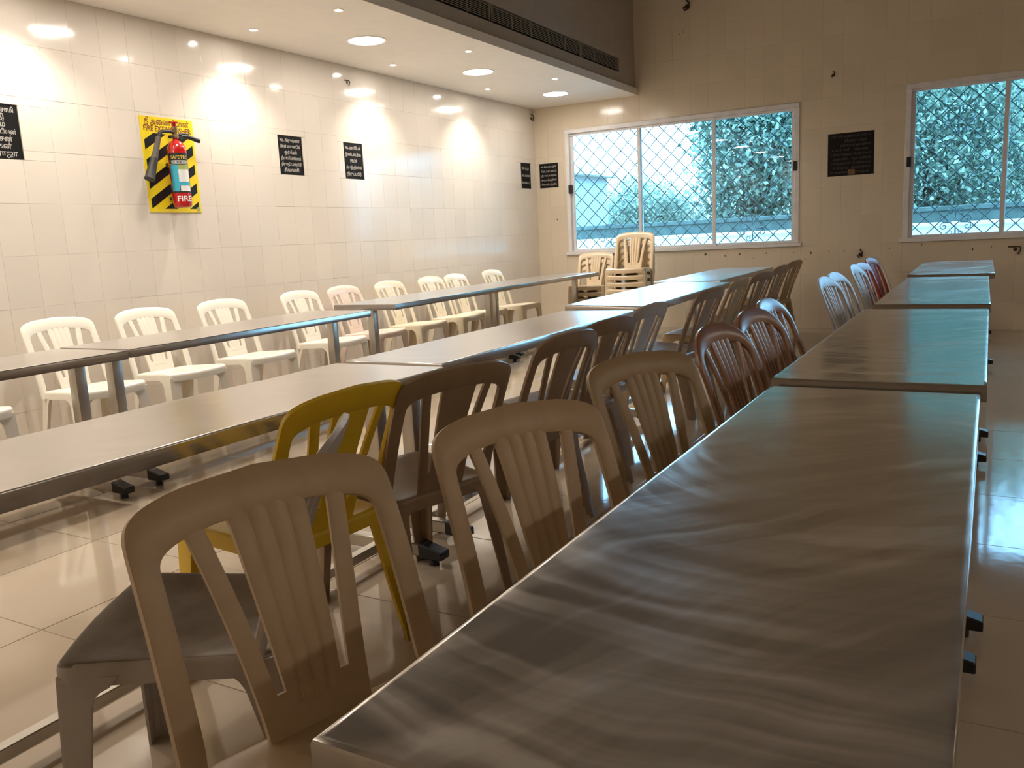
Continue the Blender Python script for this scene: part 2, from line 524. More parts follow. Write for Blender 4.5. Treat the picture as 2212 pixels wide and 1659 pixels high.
def build_shell():
    rng = random.Random(3)
    # left wall: slab behind the tiles
    bm = bmesh.new()
    add_box(bm, XL - 0.22, XL - TT - 0.001, YF, YB + 0.25, 0, ZTOP)
    for a0, a1, b0, b1 in subtract((YF, YB + TT, 0, ZTOP), PLAQUES_L):     # grout bed, left open at the plaques
        add_box(bm, XL - TT - 0.001, XL - 0.0022, a0, a1, b0, b1)
    wl = struct('wall_left', mesh_from_bm('wall_left', bm), 'grout')
    rects = []
    z0s = [0.0] + [0.29 + TH * k for k in range(9)]
    for i, z0 in enumerate(z0s):
        z1 = min(z0s[i + 1] if i + 1 < len(z0s) else ZC, ZC)
        if z0 >= ZC: continue
        y = 3.31 - TW * 31
        while y < YB:
            rects += subtract((y, min(y + TW, YB), z0, z1), PLAQUES_L)
            y += TW
    rotL = Matrix(((0, -1, 0), (1, 0, 0), (0, 0, 1)))    # local x->+Y, local -y -> +X
    lay_tiles(wl, rects, rotL, lambda a, z: (XL, a, z), 'wall_tile', 300, rng,
              lambda r: (0 if r[0] > 2.55 else 100) + (20 if r[2] < 0.25 else 0) + (r[0] * 0.1))
    # back wall
    bm = bmesh.new()
    y0, y1 = YB + TT + 0.001, YB + 0.24
    for x0, x1, z0, z1 in subtract((XL - 0.22, XR, 0, ZTOP), [WIN1, WIN2]):
        add_box(bm, x0, x1, y0, y1, z0, z1)
    for x0, x1, z0, z1 in subtract((XL - TT, XR, 0, ZTOP), [WIN1, WIN2, PLAQUE_B, BOARD_B]):
        add_box(bm, x0, x1, YB + 0.0022, y0, z0, z1)
    wb = struct('wall_back', mesh_from_bm('wall_back', bm), 'grout')
    rects = []
    zz = 0.0
    k = 0
    while zz < ZTOP:
        z1 = min((0.315 if k == 0 else zz + TH), ZTOP)
        x = -1.897 - TW * 16
        x = XL
        edges = [XL, -1.897 - TW * 15]
        while edges[-1] < XR:
            edges.append(edges[-1] + TW)
        for xa, xb in zip(edges, edges[1:]):
            rects += subtract((xa, min(xb, XR), zz, z1), [WIN1, WIN2, PLAQUE_B, BOARD_B])
        zz = z1
        k += 1
    rotB = Matrix(((1, 0, 0), (0, 1, 0), (0, 0, 1)))
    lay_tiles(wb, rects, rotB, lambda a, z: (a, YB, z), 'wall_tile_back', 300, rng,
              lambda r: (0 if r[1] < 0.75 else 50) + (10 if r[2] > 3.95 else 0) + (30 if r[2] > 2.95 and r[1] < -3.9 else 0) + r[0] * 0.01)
    # right and front walls, ceilings
    bm = bmesh.new(); add_box(bm, XR, XR + 0.2, YF, YB + 0.24, 0, ZTOP)
    struct('wall_right', mesh_from_bm('wall_right', bm), 'dull_wall')
    bm = bmesh.new(); add_box(bm, XL - 0.22, XR + 0.2, YF - 0.2, YF, 0, ZTOP)
    struct('wall_front', mesh_from_bm('wall_front', bm), 'dull_wall')
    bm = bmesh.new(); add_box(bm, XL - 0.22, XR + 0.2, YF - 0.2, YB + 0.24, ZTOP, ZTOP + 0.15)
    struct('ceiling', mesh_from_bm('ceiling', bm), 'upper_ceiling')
    # dropped soffit with lip and fascia
    bm = bmesh.new(); add_box(bm, XL, -3.90, YF, YB, ZC, ZC + 0.08)
    sf = struct('ceiling_soffit', mesh_from_bm('ceiling_soffit', bm), 'ceiling')
    bm = bmesh.new(); add_box(bm, 3.0, XR, YF, YB, ZC, ZC + 0.08)
    struct('ceiling_soffit', mesh_from_bm('ceiling_soffit', bm), 'ceiling')
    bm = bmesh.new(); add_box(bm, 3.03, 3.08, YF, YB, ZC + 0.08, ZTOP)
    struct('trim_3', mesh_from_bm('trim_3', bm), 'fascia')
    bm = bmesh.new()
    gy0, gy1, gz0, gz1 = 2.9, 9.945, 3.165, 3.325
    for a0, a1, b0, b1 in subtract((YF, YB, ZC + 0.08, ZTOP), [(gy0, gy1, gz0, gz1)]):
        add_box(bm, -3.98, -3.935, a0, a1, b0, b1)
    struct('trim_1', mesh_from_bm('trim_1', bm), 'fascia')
    # floor
    bm = bmesh.new(); add_box(bm, XL - 0.22, XR + 0.2, YF - 0.2, YB + 0.24, -0.12, -0.0015)
    fl = struct('floor', mesh_from_bm('floor', bm), 'floor_grout')
    P = 0.66
    frects = []
    x = -2.77 - P * 4
    while x < XR:
        y = 1.525 - P * 8
        while y < YB:
            a0, a1, b0, b1 = max(x, XL), min(x + P, XR), max(y, YF), min(y + P, YB)
            if a1 - a0 > .02 and b1 - b0 > .02:
                frects.append((a0, a1, b0, b1))
            y += P
        x += P
    cache = {}
    frects.sort(key=lambda r: (0 if (r[3] > 0.3 and r[0] < 1.2) else 50) + abs(r[0] + 1) * .1)
    for a0, a1, b0, b1 in frects[:298]:
        w, h = a1 - a0 - 0.003, b1 - b0 - 0.003
        key = (round(w, 4), round(h, 4))
        if key not in cache:
            bm = bmesh.new()
            e = 0.0012
            lo = [bm.verts.new((sx * w / 2, sy * h / 2, -0.004)) for sx, sy in ((-1, -1), (1, -1), (1, 1), (-1, 1))]
            md = [bm.verts.new((sx * w / 2, sy * h / 2, -e)) for sx, sy in ((-1, -1), (1, -1), (1, 1), (-1, 1))]
            tp = [bm.verts.new((sx * (w / 2 - e), sy * (h / 2 - e), 0)) for sx, sy in ((-1, -1), (1, -1), (1, 1), (-1, 1))]
            for i in range(4):
                j = (i + 1) % 4
                bm.faces.new((lo[i], lo[j], md[j], md[i])); bm.faces.new((md[i], md[j], tp[j], tp[i]))
            bm.faces.new(tp)
            me = mesh_from_bm('floor_tile', bm)
            me.materials.append(M['floor_tile'])
            cache[key] = me
        o = obj('floor_tile', cache[key], None, fl, ((a0 + a1) / 2, (b0 + b1) / 2, 0))
        o.rotation_euler = (rng.gauss(0, .0006), rng.gauss(0, .0006), 0)
    rest = frects[298:]
    if rest:
        bm = bmesh.new()
        for a0, a1, b0, b1 in rest:
            add_box(bm, a0 + .0015, a1 - .0015, b0 + .0015, b1 - .0015, -0.004, 0)
        o = obj('floor_tile_field', mesh_from_bm('floor_tile_field', bm), 'floor_tile', fl)
        o['kind'] = 'stuff'
    return wl, wb
WALL_L, WALL_B = build_shell()

# ---------------------------------------------------------------- windows
def spiral(cx, cz, r0, turns, a0, dirn, n=22):
    return [(cx + r0 * (1 - 0.8 * t / n) * math.cos(a0 + dirn * turns * 2 * PI * t / n), 0, cz + r0 * (1 - 0.8 * t / n) * math.sin(a0 + dirn * turns * 2 * PI * t / n)) for t in range(n + 1)]

def build_window(name, rect, mull, latches, scrolls):
    x0, x1, z0, z1 = rect
    root = obj(name, None)
    root['kind'] = 'structure'
    yf = YB - 0.012                    # frame stands slightly proud
    def part(nm, a0, a1, b0, b1, c0, c1, mat, bev=0.004):
        return obj(nm, box_mesh(nm, a0, a1, b0, b1, c0, c1, bev, 1), mat, root)
    fwid = 0.055
    part('frame_head', x0, x1, yf, YB + 0.10, z1 - fwid, z1, 'alu')
    part('frame_sill', x0 - 0.03, x1 + 0.03, yf - 0.02, YB + 0.10, z0, z0 + fwid * 0.8, 'alu')
    part('frame_jamb', x0, x0 + fwid, yf, YB + 0.10, z0 + fwid * .8, z1 - fwid, 'alu')
    part('frame_jamb', x1 - fwid, x1, yf, YB + 0.10, z0 + fwid * .8, z1 - fwid, 'alu')
    part('track_lip', x0 + fwid, x1 - fwid, yf + 0.035, yf + 0.05, z1 - fwid - 0.03, z1 - fwid, 'alu', 0.002)
    xs = [x0 + fwid] + list(mull) + [x1 - fwid]
    for i, (a, b) in enumerate(zip(xs, xs[1:])):
        yy = yf + (0.05 if i % 2 == 0 else 0.028)
        sash = obj('sash', None, None, root)
        zb, zt, sw = z0 + fwid * 0.8, z1 - fwid, 0.030
        def sp(nm, a0, a1, c0, c1):
            return obj(nm, box_mesh(nm, a0, a1, yy, yy + 0.022, c0, c1, 0.003, 1), 'alu', sash)
        l = a - (0.026 if i else 0)
        r = b + (0.026 if i < len(xs) - 2 else 0)
        sp('sash_rail', l, r, zb, zb + sw); sp('sash_rail', l, r, zt - sw, zt)
        sp('sash_stile', l, l + sw + 0.012, zb + sw, zt - sw); sp('sash_stile', r - sw - 0.012, r, zb + sw, zt - sw)
        obj('pane', box_mesh('pane', l + 0.03, r - 0.03, yy + 0.009, yy + 0.013, zb + 0.02, zt - 0.02), 'glass', sash)
    for lx, lz in latches:
        part('latch', lx - 0.022, lx + 0.022, yf - 0.012, yf + 0.05, lz - 0.055, lz + 0.055, 'black')
    # diamond grille of welded rods on the outer side
    yg = YB + 0.165
    step = 0.196
    r = 0.0058
    a0, a1, b0, b1 = x0 + 0.0, x1 - 0.0, z0 + 0.0, z1 - 0.0
    for sgn in (1, -1):
        k = -40
        for k in range(-60, 60):
            c = k * step + 0.06
            # line: z = sgn*(x) + c
            pts = []
            for x in (a0, a1):
                z = sgn * x + c
                if b0 <= z <= b1: pts.append((x, z))
            for z in (b0, b1):
                x = (z - c) / sgn
                if a0 < x < a1: pts.append((x, z))
            if len(pts) < 2: continue
            p, q = pts[0], pts[1]
            if math.dist(p, q) < 0.05: continue
            bm = bmesh.new()
            yy = yg + (0.005 if sgn > 0 else -0.005)
            tube(bm, [(p[0], yy, p[1]), (q[0], yy, q[1])], r, 6)
            obj('grille_bar', mesh_from_bm('grille_bar', bm), 'iron', root)
    for (cx, cz, s) in scrolls:
        bm = bmesh.new()
        for q in range(4):
            ang = q * PI / 2
            for d in (-1, 1):
                base = spiral(0.045 * d * s, 0.115 * s, 0.042 * s, 1.15, PI if d > 0 else 0, -d)
                stem = [(0.0, 0, 0.04 * s), (0.004 * d * s, 0, 0.09 * s)]
                P3 = []
                for (px, _, pz) in stem + base:
                    P3.append((cx + px * math.cos(ang) - pz * math.sin(ang), yg - 0.016, cz + px * math.sin(ang) + pz * math.cos(ang)))
                tube(bm, P3, 0.006, 5)
        sq = [(cx + 0.05 * s * math.cos(PI / 2 * k), yg - 0.016, cz + 0.05 * s * math.sin(PI / 2 * k)) for k in range(5)]
        tube(bm, sq, 0.006, 5)
        obj('grille_scroll', mesh_from_bm('grille_scroll', bm, 60), 'iron_light', root)
    return root

build_window('window_1', WIN1, (-3.905, -2.945), [(-4.885, 1.86), (-1.965, 1.92)], [(-4.38, 1.22, 1.0), (-2.50, 1.22, 1.0)])
build_window('window_2', WIN2, (0.165, 1.19), [(-0.755, 1.86)], [(-0.28, 1.18, 1.0), (-0.28, 2.28, 1.0), (1.6, 1.2, 1.0)])

# ---------------------------------------------------------------- outdoors
def build_outdoors():
    bm = bmesh.new(); add_box(bm, -60, 60, YB + 0.24, 90, -0.5, -0.30)
    struct('ground', mesh_from_bm('ground', bm), 'earth')
    # concrete sunshade over the windows
    bm = bmesh.new(); add_box(bm, -5.6, 4.6, YB + 0.24, YB + 0.60, 2.76, 2.84)
    struct('trim_2', mesh_from_bm('trim_2', bm), 'parapet')
    def wall(name, label, x0, x1, y, z1, th, mat, cop):
        t = thing(name, label, 'wall', ((x0 + x1) / 2, y, -0.3))
        L = (x1 - x0) / 2
        obj('wall_body', box_mesh('wall_body', -L, L, -th / 2, th / 2, 0, z1 + 0.3 - cop), mat, t)
        obj('coping', box_mesh('coping', -L, L, -th / 2 - 0.03, th / 2 + 0.03, z1 + 0.3 - cop, z1 + 0.3, 0.01, 1), mat, t)
    wall('parapet_wall', 'low pale limewashed wall just outside the windows', -14, 8, 13.6, 1.17, 0.22, 'parapet', 0.06)
    wall('boundary_wall', 'dark mossy boundary wall behind the pale low wall', -18, 12, 15.6, 1.42, 0.2, 'dark_wall', 0.08)
    t = thing('shed', 'small shed with tan sloping roof seen beyond right window', 'shed', (2.5, 26.5, -0.3))
    obj('shed_wall', box_mesh('shed_wall', -1.2, 1.6, 0, 2.2, 0, 2.25), 'shed_wall', t)
    bm = bmesh.new()
    vs = add_box(bm, -1.6, 2.0, -0.7, 2.6, 2.25, 2.5)
    for v in bm.verts:
        if v.co.y > 0: v.co.z += 0.7
    obj('shed_roof', mesh_from_bm('shed_roof', bm), 'shed_roof', t)
    for px in (-1.45, 1.85):
        obj('shed_post', box_mesh('shed_post', px - .06, px + .06, -.62, -.5, 0, 2.25), 'bark', t)
    t = thing('outhouse', 'bluish outhouse block at left edge of left window view', 'building', (-8.7, 17.6, -0.3))
    obj('outhouse_wall', box_mesh('outhouse_wall', -2.0, 0.55, 0, 2.0, 0, 2.9), 'shed_wall', t)
    obj('outhouse_roof', box_mesh('outhouse_roof', -2.2, 0.75, -0.2, 2.2, 2.9, 3.05, 0.02, 1), 'parapet', t)
    obj('shutter', box_mesh('shutter', -0.35, 0.25, -0.03, 0.0, 1.2, 2.1), 'parapet', t)

    rs = np.random.RandomState(11)
    def tree(name, label, x, y, base, top, rx, mat, n, size, seed, low=0.0, group='trees and bushes outside the windows'):
        rg = np.random.RandomState(seed)
        n, size = int(n * 2.6), size * 0.6
        t = thing(name, label, 'tree' if 'tree' in name else 'bush', (x, y, -0.3), 0, group)
        # crown: clusters of leaves on a lumpy ellipsoid
        hz = (top - base) / 2
        cz = (top + base) / 2 + 0.3
        nclu = max(24, n // 260)
        cl = rg.normal(size=(nclu, 3))
        cl /= np.linalg.norm(cl, axis=1)[:, None]
        cl *= (rg.uniform(0.25, 1.0, nclu) ** 0.5)[:, None]
        cl[:, 0] *= rx; cl[:, 1] *= rx * 0.7; cl[:, 2] = cl[:, 2] * hz + cz
        idx = rg.randint(0, nclu, n)
        pos = cl[idx] + rg.normal(size=(n, 3)) * np.array([rx * .20, rx * .16, hz * .17])
        # each leaf a narrow folded quad pair
        d = rg.normal(size=(n, 3)); d[:, 2] -= 0.35
        d /= np.linalg.norm(d, axis=1)[:, None]
        u = np.cross(d, rg.normal(size=(n, 3))); u /= np.linalg.norm(u, axis=1)[:, None]
        L = size * rg.uniform(.7, 1.35, n)[:, None]
        wv = 0.26 * L
        nn = np.cross(d, u)
        v0 = pos
        v1 = pos + d * L * .5 + u * wv + nn * L * .06
        v2 = pos + d * L
        v3 = pos + d * L * .5 - u * wv + nn * L * .06
        V = np.stack([v0, v1, v2, v3], 1).reshape(-1, 3)
        F = np.arange(4 * n).reshape(-1, 4)
        tri = np.concatenate([F[:, [0, 1, 2]], F[:, [0, 2, 3]]])
        me = bpy.data.meshes.new('crown')
        me.from_pydata(V.tolist(), [], tri.tolist())
        me.update()
        obj('crown', me, mat, t)
        bm = bmesh.new()
        tube(bm, [(0, 0, 0), (0.05, 0, cz * .35), (-0.04, 0.03, cz * .7), (0.03, 0, cz)], [0.13, 0.11, 0.08, 0.03], 8)
        for q in range(5):
            a = rg.uniform(0, 2 * PI); hh = cz * rg.uniform(.45, .85)
            tube(bm, [(0, 0, hh), (math.cos(a) * rx * .3, math.sin(a) * rx * .2, hh + hz * .3), (math.cos(a) * rx * .6, math.sin(a) * rx * .4, hh + hz * .75)], [0.05, 0.035, 0.015], 6)
        obj('trunk', mesh_from_bm('trunk', bm, 60), 'bark', t)
    # left window: open sky at upper left, trees rising to the right
    tree('drooping_tree', 'tall drooping leafy tree filling right pane of left window', -4.15, 17.2, 0.6, 5.4, 1.0, 'leaf_a', 8000, 0.20, 1)
    tree('drooping_tree', 'dark leafy tree behind the left window mullion', -2.9, 19.0, 0.6, 6.2, 1.5, 'leaf_b', 7000, 0.20, 2)
    tree('pale_tree', 'pale misty tree seen low in middle pane of left window', -7.9, 22.0, 0.4, 2.7, 1.4, 'leaf_c', 4500, 0.18, 3)
    tree('leafy_bush', 'pale bush low in left pane of left window', -9.7, 23.4, 0.2, 2.2, 1.2, 'leaf_c', 3000, 0.17, 4)
    tree('leafy_bush', 'pale bush beside the outhouse at far left', -11.6, 25.0, 0.2, 2.1, 1.3, 'leaf_c', 2500, 0.18, 5)
    # between and behind right window
    tree('broad_tree', 'broad bright tree filling left pane of right window', -0.9, 17.6, 0.6, 4.9, 1.6, 'leaf_a', 9000, 0.17, 6)
    tree('broad_tree', 'dense tree behind the mullion of right window', 0.7, 19.4, 0.6, 4.3, 1.5, 'leaf_c', 7000, 0.17, 7)
    tree('broad_tree', 'dark green tree far behind the right window', -0.8, 22.5, 1.0, 5.2, 2.0, 'leaf_b', 8000, 0.2, 8)
    tree('slim_tree', 'slim tree at far right of the right window view', 3.4, 19.0, 0.5, 3.3, 1.1, 'leaf_a', 3500, 0.17, 9)
build_outdoors()

# ---------------------------------------------------------------- ceiling lights
def build_lamps():
    ys = [9.57 - 1.81 * k for k in range(8)]
    prof_r = 0.15
    bm = lathe([(prof_r, 0.0), (prof_r, -0.006), (prof_r + 0.016, -0.008), (prof_r + 0.022, -0.002), (prof_r + 0.022, 0.0)], 32)
    bm.faces.ensure_lookup_table()
    rim = mesh_from_bm('rim', bm, 40); rim.materials.append(M['lamp_rim'])
    bm = lathe([(prof_r - .001, -0.001), (prof_r - .001, -0.0045), (0, -0.0075)], 32)
    dif = mesh_from_bm('diffuser', bm, 40); dif.materials.append(M['lamp_big'])
    dif2 = dif.copy(); dif2.materials.clear(); dif2.materials.append(M['lamp_far'])
    names = ['nearest the window wall', 'second from the window wall', 'third from the window wall', 'fourth from the window wall',
             'fifth from the window wall', 'sixth from the window wall', 'seventh from the window wall', 'farthest from the window wall']
    for k, y in enumerate(ys):
        t = thing('downlight', 'large round glowing downlight in soffit, %s' % names[k], 'downlight', (-4.62, y, ZC), 0, 'large round soffit downlights')
        obj('rim', rim, None, t); obj('diffuser', dif, None, t)
    for k, y in enumerate(ys):
        t = thing('downlight', 'large round downlight in the soffit across the hall, %s' % names[k], 'downlight', (3.78, y, ZC), 0, 'large round downlights across the hall')
        obj('rim', rim, None, t); obj('diffuser', dif2, None, t)
    r = 0.024
    bm = lathe([(r, 0.0), (r, -0.004), (r + 0.012, -0.006), (r + 0.014, 0.0)], 20)
    srim = mesh_from_bm('rim', bm, 40); srim.materials.append(M['lamp_rim'])
    bm = lathe([(r - .001, -0.0005), (r - .001, -0.0030), (0, -0.0050)], 20)
    lens = mesh_from_bm('lens', bm, 40); lens.materials.append(M['lamp_small'])
    side = {-4.19: 'room side', -5.05: 'wall side'}
    for x in (-4.19, -5.05):
        for k in range(7):
            y = 8.68 - 1.795 * k
            t = thing('spotlight', 'small starry spotlight in soffit, %s, %s gap from window wall' % (side[x], ['first', 'second', 'third', 'fourth', 'fifth', 'sixth', 'seventh'][k]), 'spotlight', (x, y, ZC), 0, 'small soffit spotlights')
            obj('rim', srim, None, t); obj('lens', lens, None, t)
            L = bpy.data.lights.new('spot_beam', 'SPOT')
            L.energy = SPOT_W
            L.color = (1.0, 0.91, 0.80)
            L.spot_size = math.radians(115)
            L.spot_blend = 0.8
            L.shadow_soft_size = 0.03
            o = bpy.data.objects.new('spot_beam', L)
            COL.objects.link(o); o.parent = t; o.location = (0, 0, -0.02)
build_lamps()

# ---------------------------------------------------------------- air grille in the fascia
def build_grilles():
    x = -3.935
    spans = [(2.92, 4.93, 'farthest from the window wall'), (4.96, 6.87, 'third from the window wall'), (6.90, 8.82, 'second from the window wall'), (8.85, 9.94, 'short one at the window wall end')]
    for y0, y1, nm in spans:
        t = thing('air_grille', 'long slatted air grille in fascia, %s' % nm, 'air grille', (x, (y0 + y1) / 2, 3.165), 0, 'air grilles along the soffit fascia')
        h, L = 0.16, (y1 - y0) / 2
        obj('duct_back', box_mesh('duct_back', -0.06, -0.05, -L, L, 0, h), 'dark_void', t)
        f = bmesh.new()
        for q in subtract((-L, L, 0, h), [(-L + .006, L - .006, .005, h - .005)]):
            add_box(f, -0.006, 0.003, q[0], q[1], q[2], q[3])
        obj('frame', mesh_from_bm('frame', f), 'grille', t)
        sl = box_mesh('slat', -0.007, 0.0, -L + .012, L - .012, -0.0017, 0.0017)
        sl.materials.append(M['grille'])
        for k in range(8):
            obj('slat', sl, None, t, (0, 0, 0.024 + k * 0.016))
        nb = max(2, round((y1 - y0) / 0.37))
        dv = box_mesh('divider', -0.006, 0.001, -0.0022, 0.0022, .010, h - .010)
        dv.materials.append(M['grille'])
        for k in range(1, nb):
            obj('divider', dv, None, t, (0, -L + 2 * L * k / nb, 0))
build_grilles()

# ---------------------------------------------------------------- plaques, board, extinguisher
def plaque(name, label, where, rect, lines, size, mat='engrave', border=True, wall='L', skip_left=0.0, gap=None):
    a0, a1, z0, z1 = rect
    rot = ROT_LEFT if wall == 'L' else ROT_BACK
    loc = (XL - 0.0095, (a0 + a1) / 2, z0) if wall == 'L' else ((a0 + a1) / 2, YB + 0.0095, z0)
    t = thing(name, label, 'plaque' if name == 'plaque' else 'notice board', loc, 0)
    w, h = (a1 - a0) / 2 - 0.003, z1 - z0 - 0.006
    Rm = rot.to_matrix()
    def local_box(nm, u0, u1, v0, v1, n0, n1, mt):
        bm = bmesh.new(); add_box(bm, u0, u1, v0, v1, n0, n1)
        bmesh.ops.transform(bm, matrix=Rm.to_4x4(), verts=bm.verts[:])
        return obj(nm, mesh_from_bm(nm, bm), mt, t)
    local_box('slab', -w, w, 0.003, h + 0.003, 0.0, 0.004, 'granite')
    if border:
        m_, b = 0.018, 0.0035
        bm = bmesh.new()
        for q in subtract((-w + m_, w - m_, m_, h - m_ + .006), [(-w + m_ + b, w - m_ - b, m_ + b, h - m_ + .006 - b)]):
            add_box(bm, q[0], q[1], q[2], q[3], 0.004, 0.0046)
        bmesh.ops.transform(bm, matrix=Rm.to_4x4(), verts=bm.verts[:])
        obj('border_line', mesh_from_bm('border_line', bm), mat, t)
    n = len(lines)
    for i, ln in enumerate(lines):
        dx0 = 0.0
        body = ln
        if isinstance(ln, tuple): body, dx0 = ln
        bits = [q for q in body.split('   ') if q.strip()]
        for j, bit in enumerate(bits):
            me = text_mesh(bit, size, 'CENTER', 0.0004, size * 0.018)
            if not len(me.vertices): continue
            co = np.array([v.co[:] for v in me.vertices])
            wid = co[:, 0].max() - co[:, 0].min()
            room = (2 * w - 0.05) / len(bits)
            s = min(1.0, room * (0.92 if len(bits) > 1 else 1.0) / wid)
            dx = dx0 + (0 if len(bits) == 1 else (j - 0.5) * room)
            zc = h - (i + 0.75) * (h / (n + 0.5)) + 0.003
            for v in me.vertices:
                v.co = Rm @ Vector((v.co.x * s + dx, v.co.y * (0.6 + .4 * s) + zc, v.co.z + 0.0046))
            obj('lettering', me, mat, t)
    return t

plaque('plaque', 'black engraved plaque cut by the left edge of the photo', 'L', PLAQUES_L[0],
       ['ெபான்னுச்சாமி', 'தம்பதி', 'உபயம்', 'திரு.பாண்டியன்', 'கேணசன்', 'முருகன்', 'நாணீராஜா'], 0.044, gap=1)
plaque('plaque', 'black engraved plaque with six text lines right of extinguisher', 'L', PLAQUES_L[1],
       ['M/s. கிருஷ்ணா', 'டிரன் மவுண்டிங்', 'ஒர்க்ஸ்', 'திரு.M.S.ேபச்சிச்சாமி', 'திருமதி.T.கஸ்தூரி', 'சிவகாசி.'], 0.042)
plaque('plaque', 'black engraved plaque with five text lines, PROP in the middle', 'L', PLAQUES_L[2],
       ['M/s. மாயிேபக்', 'இண்டஸ்ட்ரீஸ்', 'PROP', 'திரு.C.இரத்தினேவல்', 'திருப்பூர்.'], 0.042)
plaque('plaque', 'black plaque with three text lines on side wall at corner', 'L', PLAQUES_L[3],
       ['M/s. ராஜா', 'ஸ்ரீ மில்ஸ்', 'ேகாவில்பட்டி'], 0.040)
plaque('plaque', 'black plaque with five text lines beside the left window', 'B', PLAQUE_B,
       ['M/s. ேகாயம்புத்தூர்', 'ேமட்டல் மார்ட்', 'திரு.T.N.C.குமாரசாமி', '& குடும்பத்தினர்', 'ேகாயம்புத்தூர்.'], 0.040, wall='B')
bt = plaque('notice_board', 'large black board with faint lettering between the two windows', 'B', BOARD_B,
       ['விடுதி உணவுக் கூடம்', ('திறப்பு விழா', .05), ('தைலவர் அவர்கள்', .05), 'A. முருகன்   ெசயலர்', 'T. ேசாமசுந்தரம் ெபாருளாளர்', 'தனபால்   உறுப்பினர்', 'V. ராேஜந்திரன்   ெபாறியாளர்', 'K. ரேமஷ்   ேமற்பார்ைவ', 'R. கணேசன்   ஒப்பந்தம்'], 0.034, 'engrave_dim', False, 'B')
sq = obj('sticker', box_mesh('sticker', -0.035, 0.035, -0.008, -0.0045, -0.012, 0.05), 'stain', bt, (0.01, 0, 0.02))

def clip_poly(poly, x0, x1, y0, y1):
    def clip(P, inside, inter):
        out = []
        for i in range(len(P)):
            a, b = P[i], P[(i + 1) % len(P)]
            if inside(a):
                out.append(a)
                if not inside(b): out.append(inter(a, b))
            elif inside(b): out.append(inter(a, b))
        return out
    def ix(v): return lambda a, b: (v, a[1] + (b[1] - a[1]) * (v - a[0]) / (b[0] - a[0]))
    def iy(v): return lambda a, b: (a[0] + (b[0] - a[0]) * (v - a[1]) / (b[1] - a[1]), v)
    for ins, it in ((lambda p: p[0] >= x0, ix(x0)), (lambda p: p[0] <= x1, ix(x1)), (lambda p: p[1] >= y0, iy(y0)), (lambda p: p[1] <= y1, iy(y1))):
        if poly: poly = clip(poly, ins, it)
    return poly

